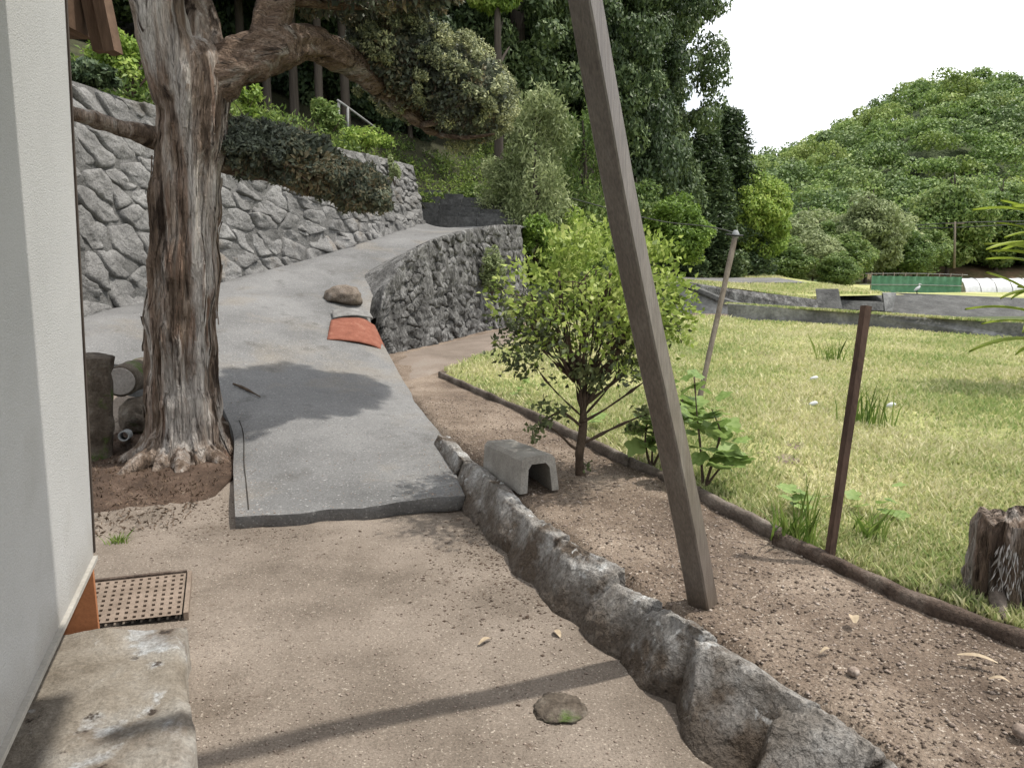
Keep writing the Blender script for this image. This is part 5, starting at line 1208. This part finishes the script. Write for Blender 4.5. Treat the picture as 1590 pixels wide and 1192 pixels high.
# green net fence
nf = thing('net_fence', 'low green net fence on the terrace beyond the stream', 'fence', at(1340, 455, 36))
na, nb = at(1352, 453, 36), at(1492, 455, 36)
V = []; Fs = []; nx, ny = 60, 8
for j in range(ny + 1):
    for i in range(nx + 1):
        p = na.lerp(nb, i / nx) + Vector((0, 0.05 * math.sin(i * 1.3) * (j / ny), 0.78 * j / ny - 0.02 * abs(math.sin(i * 0.52)))); V.append(p)
for j in range(ny):
    for i in range(nx): a = j * (nx + 1) + i; Fs.append((a, a + 1, a + nx + 2, a + nx + 1))
mesh('net', V, Fs, m_net, nf)
for k in range(9):
    p = na.lerp(nb, k / 8) + Vector((0, 0.08, -0.05)); V, Fs = tube([p, p + Vector((0.02, 0, 0.98))], [0.025, 0.022], seg=6, sub=1); mesh('fence_post', V, Fs, m_pole, nf)
V, Fs = tube([na + Vector((-0.6, -0.06, 0.35)), na.lerp(nb, 0.5) + Vector((0, -0.06, 0.36)), nb + Vector((0, -0.06, 0.34))], [0.018] * 3, seg=6, sub=6); mesh('fence_rail', V, Fs, m_rail, nf)
V, Fs = tube([na + Vector((-0.3, 0.1, 0.86)), na.lerp(nb, 0.5) + Vector((0, 0.1, 0.90)), nb + Vector((0.3, 0.1, 0.86))], [0.018] * 3, seg=6, sub=6); mesh('fence_rail', V, Fs, m_rail, nf)
# film tunnel
gt = thing('greenhouse_tunnel', 'long silvery film greenhouse tunnel on the right beyond the stream', 'greenhouse', at(1496, 460, 36))
ga = at(1499, 461, 36.0); gd = Vector((1, 0.06, 0)).normalized(); V = []; Fs = []; ln_, nr_ = 60, 14
for i in range(ln_ + 1):
    for k in range(nr_ + 1):
        a = math.pi * k / nr_; rr_ = 0.86 + (0.02 if i % 5 == 0 else 0.0)
        V.append(ga + gd * (i * 0.16) + Vector((0, 0.9 - math.cos(a) * 0.9, math.sin(a) * rr_)))
for i in range(ln_):
    for k in range(nr_): a = i * (nr_ + 1) + k; Fs.append((a, a + 1, a + nr_ + 2, a + nr_ + 1))
Fs.append(tuple(range(nr_ + 1))); mesh('film', V, Fs, m_vinyl, gt)
for i in range(0, ln_ + 1, 5):
    V, Fs = tube([ga + gd * (i * 0.16) + Vector((0, 0.9 - math.cos(a) * 0.92, math.sin(a) * 0.895)) for a in np.linspace(0.05, math.pi - 0.05, 9)], [0.014] * 9, seg=5, sub=1); mesh('hoop', V, Fs, m_rail, gt)
# white bird standing on the revetment
bd = at(1424, 456, 28.6); brd = thing('white_bird', 'small white long-legged bird standing on top of the revetment', 'bird', bd)
V, Fs = tube([bd + Vector((-0.22, 0, 0.20)) * 0.62, bd + Vector((-0.12, 0, 0.24)) * 0.62, bd + Vector((0.0, 0, 0.33)) * 0.62, bd + Vector((0.09, 0, 0.42)) * 0.62, bd + Vector((0.10, 0, 0.50)) * 0.62, bd + Vector((0.06, 0, 0.56)) * 0.62, bd + Vector((0.11, 0, 0.60)) * 0.62, bd + Vector((0.16, 0, 0.59)) * 0.62, bd + Vector((0.25, 0, 0.575)) * 0.62],
              [0.008, 0.045, 0.062, 0.045, 0.022, 0.018, 0.022, 0.012, 0.003], seg=12, sub=4); mesh('body', V, Fs, m_white, brd)
for s_ in (-0.03, 0.04):
    V, Fs = tube([bd + Vector((s_ - 0.02, s_, 0.26)) * 0.62, bd + Vector((s_ - 0.03, s_, 0.12)) * 0.62, bd + Vector((s_, s_, 0.0)) * 0.62, bd + Vector((s_ + 0.05, s_, -0.01)) * 0.62], [0.012, 0.009, 0.009, 0.006], seg=6, sub=2); mesh('leg', V, Fs, m_black, brd)
# dry bank with utility pole and wires
V = []; Fs = []
for i in range(31):
    for j in range(9): x = 30 + i * 1.3; y = 62 + j * 1.2; V.append((x, y, -0.6 + 2.0 * smooth(0, 8, j) * (0.85 + 0.3 * fbm((x * 0.1, 0, 0))) + 0.15 * fbm((x * 0.5, y * 0.5, 0))))
for i in range(30):
    for j in range(8): a = i * 9 + j; Fs.append((a, a + 9, a + 10, a + 1))
tag(mesh('dry_bank', V, Fs, m_heath), kind='structure')
up_ = at(1483, 404, 57); uq = at(1483, 344, 57); pt = thing('utility_pole', 'slim grey utility pole in front of the hill trees on the right', 'pole', up_)
V, Fs = tube([up_ - Vector((0, 0, 0.6)), uq], [0.085, 0.07], seg=10, sub=1); mesh('shaft', V, Fs, m_pole, pt)
V, Fs = tube([uq + Vector((-0.7, 0, -0.15)), uq + Vector((0.7, 0, -0.15))], [0.035, 0.035], seg=6, sub=1); mesh('crossarm', V, Fs, m_pole, pt)
for k, dz in enumerate((0.0, -0.35)):
    V, Fs = tube([at(1400, 352 + 3 * k, 66), uq + Vector((0, 0, -0.1 + dz)), at(1620, 343 + 3 * k, 60)], [0.035] * 3, seg=5, sub=8)
    tag(mesh('power_line', V, Fs, m_black, origin=uq), ('upper' if k == 0 else 'lower') + ' power line carried by the slim utility pole', 'wire')

# wooded hill
ridge = [(900, 300), (1040, 262), (1110, 246), (1180, 240), (1230, 222), (1290, 187), (1350, 158), (1405, 124), (1450, 113), (1520, 116), (1560, 126), (1600, 122), (1750, 100), (1950, 120), (2200, 200)]
def ridge_v(u):
    for a, b in zip(ridge, ridge[1:]):
        if u <= b[0]: t = (u - a[0]) / (b[0] - a[0]); return a[1] + (b[1] - a[1]) * t
    return ridge[-1][1]
YR = 190.0
def hill_z(x, y):
    u = 795 + x / y * FPX * 0.985
    zr = at(max(900, min(2200, u)), ridge_v(max(900, min(2200, u))), YR).z - 4.5
    t = (y - 72) / (YR - 72)
    prof = smooth(-0.05, 1.05, t) * 0.55 + max(0, min(1.0, t)) * 0.45 if t < 1 else 1 - 0.6 * (t - 1)
    return -1.0 + (zr + 1) * max(0, prof) + 3.5 * fbm((x * 0.02, y * 0.02, 3)) * min(1, max(0, t) * 3) * (1 if t < 0.9 else 0.4)
V = []; Fs = []; us = np.arange(900, 2210, 20); yy = list(np.arange(72, 232, 5.0))
for y in yy:
    for u in us: x = (u - 795) / FPX * y; V.append((x, y, hill_z(x, y)))
n = len(us)
for j in range(len(yy) - 1):
    for i in range(n - 1): a = j * n + i; Fs.append((a, a + 1, a + n + 1, a + n))
tag(mesh('wooded_hill', V, Fs, m_hillgreen), kind='structure')
g3 = np.random.default_rng(5); PP = [[], [], []]; DD = [[], [], []]
y = 76.0
while y < 206:
    x = (960 - 795) / FPX * y
    while x < (1780 - 795) / FPX * y:
        cx = x + g3.uniform(-2.2, 2.2); cy = y + g3.uniform(-2.2, 2.2); r = g3.uniform(3.0, 5.2); z = hill_z(cx, cy)
        sc = 1.0 + 0.2 * g3.normal(); kd = noise.noise(Vector((cx * 0.035, cy * 0.035, 0))) * 0.9 + g3.normal() * 0.33; kd = 0 if kd > 0.28 else (2 if kd < -0.34 else 1)
        for q in range(7):
            a = g3.uniform(0, 6.28); o_ = r * 0.62 * math.sqrt(g3.uniform(0, 1)); rr_ = r * g3.uniform(0.34, 0.52)
            P, D = blob((cx + math.cos(a) * o_, cy + math.sin(a) * o_, z + r * (0.95 - 0.8 * (o_ / r) ** 1.5) * sc + g3.uniform(-0.12, 0.12) * r), (rr_, rr_, rr_ * 0.62), 130, 0.75, 1.08, g=g3)
            k = D[:, 2] > -0.5; PP[kd].append(P[k]); DD[kd].append(D[k])
        x += 5.0 + 0.010 * (y - 76)
    y += 4.5 + 0.016 * (y - 76)
for kd, (mt_, lb_) in enumerate(((l_hillb, 'fresh light green broadleaf crowns of the far hill forest'), (l_hill, 'mid-green broadleaf crowns of the far hill forest'), (l_hilld, 'darker evergreen crowns of the far hill forest'))):
    P = np.concatenate(PP[kd]); D = np.concatenate(DD[kd])
    tag(leaves('hill_forest', P, (0.24 + 0.0021 * P[:, 1])[:, None], mt_, out=D, aspect=0.65, r=g3, flat=1.0), lb_, 'forest', kind='stuff')

# ------------------------------------------------------------------ grass
def blades(name, XY, Z, hgt, mat, width=0.006, lean=0.5, g=rng, label=None, cat=None):
    n = len(XY); P = np.column_stack([XY, Z]); a = g.uniform(0, 6.28, n); h = hgt * g.uniform(0.5, 1.3, n)
    l = g.uniform(0.1, lean, n) * h; b = g.uniform(0, 6.28, n)
    w = np.stack([np.cos(a), np.sin(a), np.zeros(n)], 1) * (width * g.uniform(0.7, 1.3, n))[:, None]
    mid = P + np.stack([np.cos(b) * l * 0.35, np.sin(b) * l * 0.35, h * 0.55], 1); tip = P + np.stack([np.cos(b) * l, np.sin(b) * l, h], 1)
    V = np.stack([P - w, P + w, mid + w * 0.7, tip, mid - w * 0.7], 1).reshape(-1, 3); Fq = np.arange(n * 5).reshape(n, 5)
    o = np_mesh(name, V, Fq, mat); return tag(o, label, cat, kind='stuff')
g4 = np.random.default_rng(3); X = []; 
N1 = 270000
yv = 2.2 + 17 * g4.uniform(0, 1, N1) ** 1.7; u = g4.uniform(-0.12, 1.1, N1); xv = u * yv
x0 = np.array([field_x0(float(q)) for q in yv]) + 0.03
dens = np.array([0.55 + 0.9 * noise.noise(Vector((a * 0.8, b * 0.8, 0))) + 0.4 * noise.noise(Vector((a * 3, b * 3, 5))) for a, b in zip(xv, yv)])
k = (xv > x0) & (xv < np.array([lerp_poly(farx, float(q)) - 0.05 for q in yv])) & (g4.uniform(0, 1, N1) < np.clip(dens + 0.45, 0.5, 1)); xv, yv, dens = xv[k], yv[k], dens[k]
zv = np.array([field_z(a, b) for a, b in zip(xv, yv)]) - 0.005
hh = (0.034 + 0.016 * np.clip(dens, 0, 1)) * (1 + 0.02 * yv)
n = len(xv)
blades('field_grass', np.stack([xv, yv], 1), zv, hh, l_grass, width=0.0035 + 0.0009 * yv, lean=1.1, g=g4, label='short pale green and straw coloured grass covering the field', cat='grass')
# grass on the far terraces and wall tops
N2 = 30000; xv = g4.uniform(5.0, 14.2, N2); yv = g4.uniform(24.6, 44, N2); q_ = (xv < 10.3) | (yv > 27.9); xv, yv = xv[q_], yv[q_]; zv = np.array([terr_z(a, b) for a, b in zip(xv, yv)])
kk = ~((yv > 33.9) & (yv < 38.4))
XY1 = np.stack([xv, yv], 1)[kk]; Z1 = zv[kk]
t = g4.uniform(0, 1, 5000); a_ = np.array(a0); b_ = np.array(a1); Q = a_ + (b_ - a_) * t[:, None]; XY2 = Q[:, :2] + np.stack([g4.uniform(0, 0.1, 5000), g4.uniform(0.0, 0.16, 5000)], 1); Z2 = Q[:, 2] - 0.015
blades('terrace_grass', np.concatenate([XY1, XY2]), np.concatenate([Z1, Z2]), np.concatenate([np.full(len(XY1), 0.10), np.full(len(XY2), 0.045)]), l_grass, width=0.02, lean=0.9, g=g4, label='grass on the far terrace and along the top of the low wall', cat='grass')
# taller tufts along the edging, each a plant of its own
def tuft(name, label, base, n, h, mat, spread=0.05, width=0.006, lean=0.8, group=None):
    b = gp(*base, FLD); t = thing(name, label, 'weed', b, group)
    XY = np.array((b.x, b.y)) + g4.normal(size=(n, 2)) * spread; o = blades('blades', XY, np.full(n, FLD - 0.02), np.full(n, h), mat, width=width, lean=lean, g=g4)
    del o['kind']; o.parent = t; o.location = -Vector(t.location); return t
tuft('grass_tuft', 'tall arching grass tuft left of the thin stake', (1250, 845), 26, 0.30, l_weed, 0.025, 0.004, 1.0)
tuft('leafy_weed', 'leafy weed tuft right of the thin stake', (1352, 835), 40, 0.15, l_weed, 0.04, 0.007, 1.3)
tuft('grass_tuft', 'small grass tuft at the foot of the grey edging log end', (1225, 832), 40, 0.16, l_weed, 0.04, 0.008, 1.2)
tuft('grass_tuft', 'small grass tuft between the house corner and the drain grate', (185, 842), 70, 0.06, l_weed, 0.025, 0.004, 1.2)
bpos = gp(185, 842, 0); 
for o in list(COL.objects):
    if o.get('label', '').startswith('small grass tuft between'): o.location = (bpos.x, bpos.y, 0.0); o.children[0].location = Vector((-gp(185, 842, FLD).x, -gp(185, 842, FLD).y, -FLD + 0.0))
for (u, v, lab) in [(1345, 660, 'tall seeding grass tuft in mid field right of the thin stake'), (1290, 560, 'thin seeding grass tuft left of the thin stake top')]:
    tuft('grass_tuft', lab, (u, v), 70, 0.30, l_weed, 0.10, 0.006, 0.6)
put = [(1245, 795, 'broad-leaved weed behind the grey edging log', 0.10, 9), (1360, 800, 'bright broad-leaved weed right of the thin stake, behind the rotten log', 0.08, 8), (812, 615, 'dark low weed beside the far edging timber', 0.07, 10), (925, 672, 'two low broad leaves behind the bush trunk', 0.11, 3)]
for (u, v, lab, s, n) in put:
    b = gp(u, v, FLD); t = thing('broadleaf_weed', lab, 'weed', b)
    for q in range(n): put_leaf(t, me_broad, b + Vector((random.gauss(0, 0.05), random.gauss(0, 0.05), random.uniform(0.03, 0.16))), s * random.uniform(0.7, 1.2), random.uniform(0, 6.28), random.uniform(-0.3, 0.7))

# ------------------------------------------------------------------ loose things on the ground
def bits(name, XY, Z, lo, hi, mat, label, cat, flat=0.6, g=g4):
    n = len(XY); base = np.array([(1, 0, 0), (-1, 0, 0), (0, 1, 0), (0, -1, 0), (0, 0, 1), (0, 0, -1)], float)
    F = np.array([(0, 2, 4), (2, 1, 4), (1, 3, 4), (3, 0, 4), (2, 0, 5), (1, 2, 5), (3, 1, 5), (0, 3, 5)])
    s = lo * (hi / lo) ** (g.uniform(0, 1, n) ** 2.2); Q = base[None] * g.uniform(0.6, 1.3, (n, 6, 1)); a = g.uniform(0, 6.28, n); c_, s_ = np.cos(a), np.sin(a)
    x = Q[..., 0] * c_[:, None] - Q[..., 1] * s_[:, None]; yq = Q[..., 0] * s_[:, None] + Q[..., 1] * c_[:, None]
    V = np.stack([x * s[:, None] + XY[:, 0:1], yq * s[:, None] * 0.8 + XY[:, 1:2], Q[..., 2] * s[:, None] * flat + Z[:, None] + s[:, None] * flat * 0.2], -1).reshape(-1, 3)
    Fq = (F[None] + 6 * np.arange(n)[:, None, None]).reshape(-1, 3)
    return tag(np_mesh(name, V, Fq, mat), label, cat, kind='stuff')
m_peb = M('pebble', k=1.0, cols=[(0.35, (0.13, 0.10, 0.08)), (0.55, (0.25, 0.2, 0.165)), (0.7, (0.36, 0.32, 0.28))], scale=30, gscale=100, grain=0.3, bump=0.2, bscale=120, bdist=0.003)
m_clod = M('soil_clod', [(0.35, (0.08, 0.058, 0.043)), (0.55, (0.15, 0.115, 0.09)), (0.7, (0.23, 0.185, 0.15))], scale=22, gscale=100, grain=0.4, bump=0.4, bscale=120, bdist=0.004)
n = 16000; yv = 1.6 + 3.6 * g4.uniform(0, 1, n) ** 1.4; xv = g4.uniform(-1.3, 1.0, n) * (0.5 + yv * 0.28)
k = np.array([a < lerp_poly(foot2, b) - 0.02 and not (b > 4.2 and a > -1.9) for a, b in zip(xv, yv)]); xv, yv = xv[k], yv[k]
bits('yard_pebbles', np.stack([xv, yv], 1), np.array([yard_z(a, b) for a, b in zip(xv, yv)]), 0.0018, 0.008, m_peb, 'fine pebbles scattered over the sandy yard', 'pebbles')
n = 42000; yv = 1.7 + 5.5 * g4.uniform(0, 1, n) ** 1.1; xv = g4.uniform(-0.2, 1.1, n) * (0.75 * yv)
k = np.array([a > lerp_poly(bedl, b) + 0.05 and a < field_x0(b) - 0.04 for a, b in zip(xv, yv)]); xv, yv = xv[k], yv[k]
zz = np.array([bed_z(a, b) for a, b in zip(xv, yv)]); h2 = g4.uniform(0, 1, len(xv)) < 0.55
bits('soil_clods', np.stack([xv, yv], 1)[h2], zz[h2], 0.0025, 0.011, m_clod, 'crumbs and clods of earth in the planting bed', 'soil clods', 0.7)
bits('bed_gravel', np.stack([xv, yv], 1)[~h2], zz[~h2], 0.003, 0.013, m_peb, 'fine pale gravel in the planting bed', 'gravel')
n = 9000; a = g4.uniform(0, 6.28, n); r_ = 1.35 * g4.uniform(0, 1, n) ** 0.6; xv = mc.x + np.cos(a) * r_ * 0.9; yv = mc.y + np.sin(a) * r_ * 0.95 - 0.05; k = xv < -2.02; xv, yv, r_ = xv[k], yv[k], r_[k]
zv = np.array([yard_z(p, q) for p, q in zip(xv, yv)]) + 0.055 * np.clip(1 - (r_ / 1.1) ** 2, 0, 1) - 0.012 * (r_ < 1.0)
tag(leaves('bark_litter', np.stack([xv, yv, zv], 1), 0.035, l_dead, bias=0, aspect=0.3), 'brown bark litter under the old tree', 'bark litter', kind='stuff')

n = 5200; qa = g4.normal(size=(n, 2)); hx = 0.0 + qa[:, 0] * 0.26; hy = 3.75 + qa[:, 1] * 0.42  # dark crumbs scattered thickest midway between drive and boulders
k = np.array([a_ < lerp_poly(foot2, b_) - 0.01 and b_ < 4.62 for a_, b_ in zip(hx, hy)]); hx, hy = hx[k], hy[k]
bits('dark_crumbs', np.stack([hx, hy], 1), np.array([yard_z(a_, b_) for a_, b_ in zip(hx, hy)]) - 0.001, 0.003, 0.012, m_mulch, 'dark crumbs scattered over the yard between drive and boulders', 'humus', 0.35)
n = 3600; hx = -1.55 + g4.normal(size=n) * 0.35; hy = 4.45 + g4.normal(size=n) * 0.28; k = hx < -0.6; hx, hy = hx[k], hy[k]; k = (hy < 4.22) | (hx < -1.72); hx, hy = hx[k], hy[k]
bits('bark_crumbs', np.stack([hx, hy], 1), np.array([yard_z(a_, b_) for a_, b_ in zip(hx, hy)]) - 0.001, 0.003, 0.012, m_mulch, 'bark crumbs along the front lip of the concrete slab', 'bark crumbs', 0.35)
n = 1500; gx_ = []; 
for q in range(n):
    i_ = int(abs(g4.normal()) * 7); k_ = int(g4.uniform(0, NC)) if g4.uniform() < 0.5 else (int(abs(g4.normal()) * 2) if g4.uniform() < 0.5 else NC - 1 - int(abs(g4.normal()) * 2)); i_ = min(i_, 50); k_ = max(0, min(NC - 1, k_)); fa, fb = g4.uniform(), g4.uniform()
    p = drive.data.vertices[i_ * (NC + 1) + k_].co.lerp(drive.data.vertices[i_ * (NC + 1) + k_ + 1].co, fa).lerp(drive.data.vertices[(i_ + 1) * (NC + 1) + k_].co.lerp(drive.data.vertices[(i_ + 1) * (NC + 1) + k_ + 1].co, fa), fb); gx_.append(tuple(p))
gx_ = np.array(gx_); bits('slab_grit', gx_[:, :2], gx_[:, 2] - 0.0005, 0.002, 0.009, m_peb, 'grit and crumbs scattered along the margins of the concrete slab', 'grit', 0.5)
# half-buried stone and fallen leaves in the yard
V, Fs = rock(gp(870, 1102, -0.006), (0.092, 0.01, 0), (-0.01, 0.10, 0), (0, 0, 0.022), seed=9, facets=2, rough=0.16, fr=3.5)
tag(mesh('buried_stone', V, Fs, m_mossy, origin=gp(870, 1100, 0)), 'flat half-buried grey stone in the yard beside the boulder row', 'stone')
def dry_leaf(label, u, v, z, L, w, yaw, name='fallen_leaf', cat='leaf'):
    p = gp(u, v, z); V = []; Fs = []; n = 8; c_, s_ = math.cos(yaw), math.sin(yaw)
    for i in range(n + 1):
        t = i / n; ww = w * math.sin(math.pi * (0.06 + 0.9 * t)) ** 0.7
        for q in (-1, 0, 1): x = (t - 0.5) * L; y = q * ww; V.append((p.x + x * c_ - y * s_, p.y + x * s_ + y * c_, z + 0.012 + 0.35 * abs(q) * ww + 0.012 * math.sin(3 * t)))
    for i in range(n): a = i * 3; Fs += [(a, a + 1, a + 4, a + 3), (a + 1, a + 2, a + 5, a + 4)]
    tag(mesh(name, V, Fs, m_litter, origin=(p.x, p.y, z)), label, cat, 'dry leaves lying about')
dry_leaf('pale curled dry leaf in the middle of the yard', 753, 1000, 0.0, 0.07, 0.011, 0.75)
dry_leaf('tan narrow dry leaf near the boulder row in the yard', 865, 988, 0.0, 0.06, 0.013, 2.0)
dry_leaf('long pale dry leaf at the right of the planting bed', 1517, 1028, BED + 0.01, 0.12, 0.012, -0.5)
dry_leaf('small orange-tan dry leaf below the long pale one', 1551, 1062, BED + 0.01, 0.06, 0.009, -0.4)
dry_leaf('short pale leaf lying in the bed right of the boulders', 1282, 1016, BED + 0.01, 0.05, 0.007, 0.35)
dry_leaf('broad pale leaf scrap in mid bed below the stake', 1325, 966, BED + 0.015, 0.06, 0.018, 1.3)
for (u, v, lab) in [(1383, 637, 'white scrap standing in the grass right of the stake'), (1263, 594, 'white scrap in the grass left of the stake'), (1262, 635, 'pinkish-white scrap low in the grass left of the stake')]:
    p = gp(u, v, FLD); V, Fs = rock(p + Vector((0, 0, 0.05)), (0.045, 0, 0.01), (0, 0.02, 0), (0, 0, 0.022), seed=int(u + v), sub=2, facets=3, rough=0.2)
    tag(mesh('white_scrap', V, Fs, m_white, origin=p), lab, 'scrap')
for (u, v, s, lab) in [(1228, 392 + 500, 0.0, ''),]: pass
for (u, v, s, lab) in [(1478, 914, 0.032, 'round pale pebble at the foot of the shaggy stump'), (1456, 910, 0.02, 'smaller pale pebble left of the round one by the stump'), (1325, 1042, 0.02, 'pale pebble in the middle of the planting bed'), (1586, 1135, 0.025, 'pale pebble at the lower right edge of the bed')]:
    p = gp(u, v, BED + 0.02); V, Fs = rock(p, (s, 0, 0), (0, s, 0), (0, 0, s * 0.8), seed=int(u), sub=3, facets=3, rough=0.08)
    tag(mesh('pebble', V, Fs, m_peb, origin=p), lab, 'pebble')
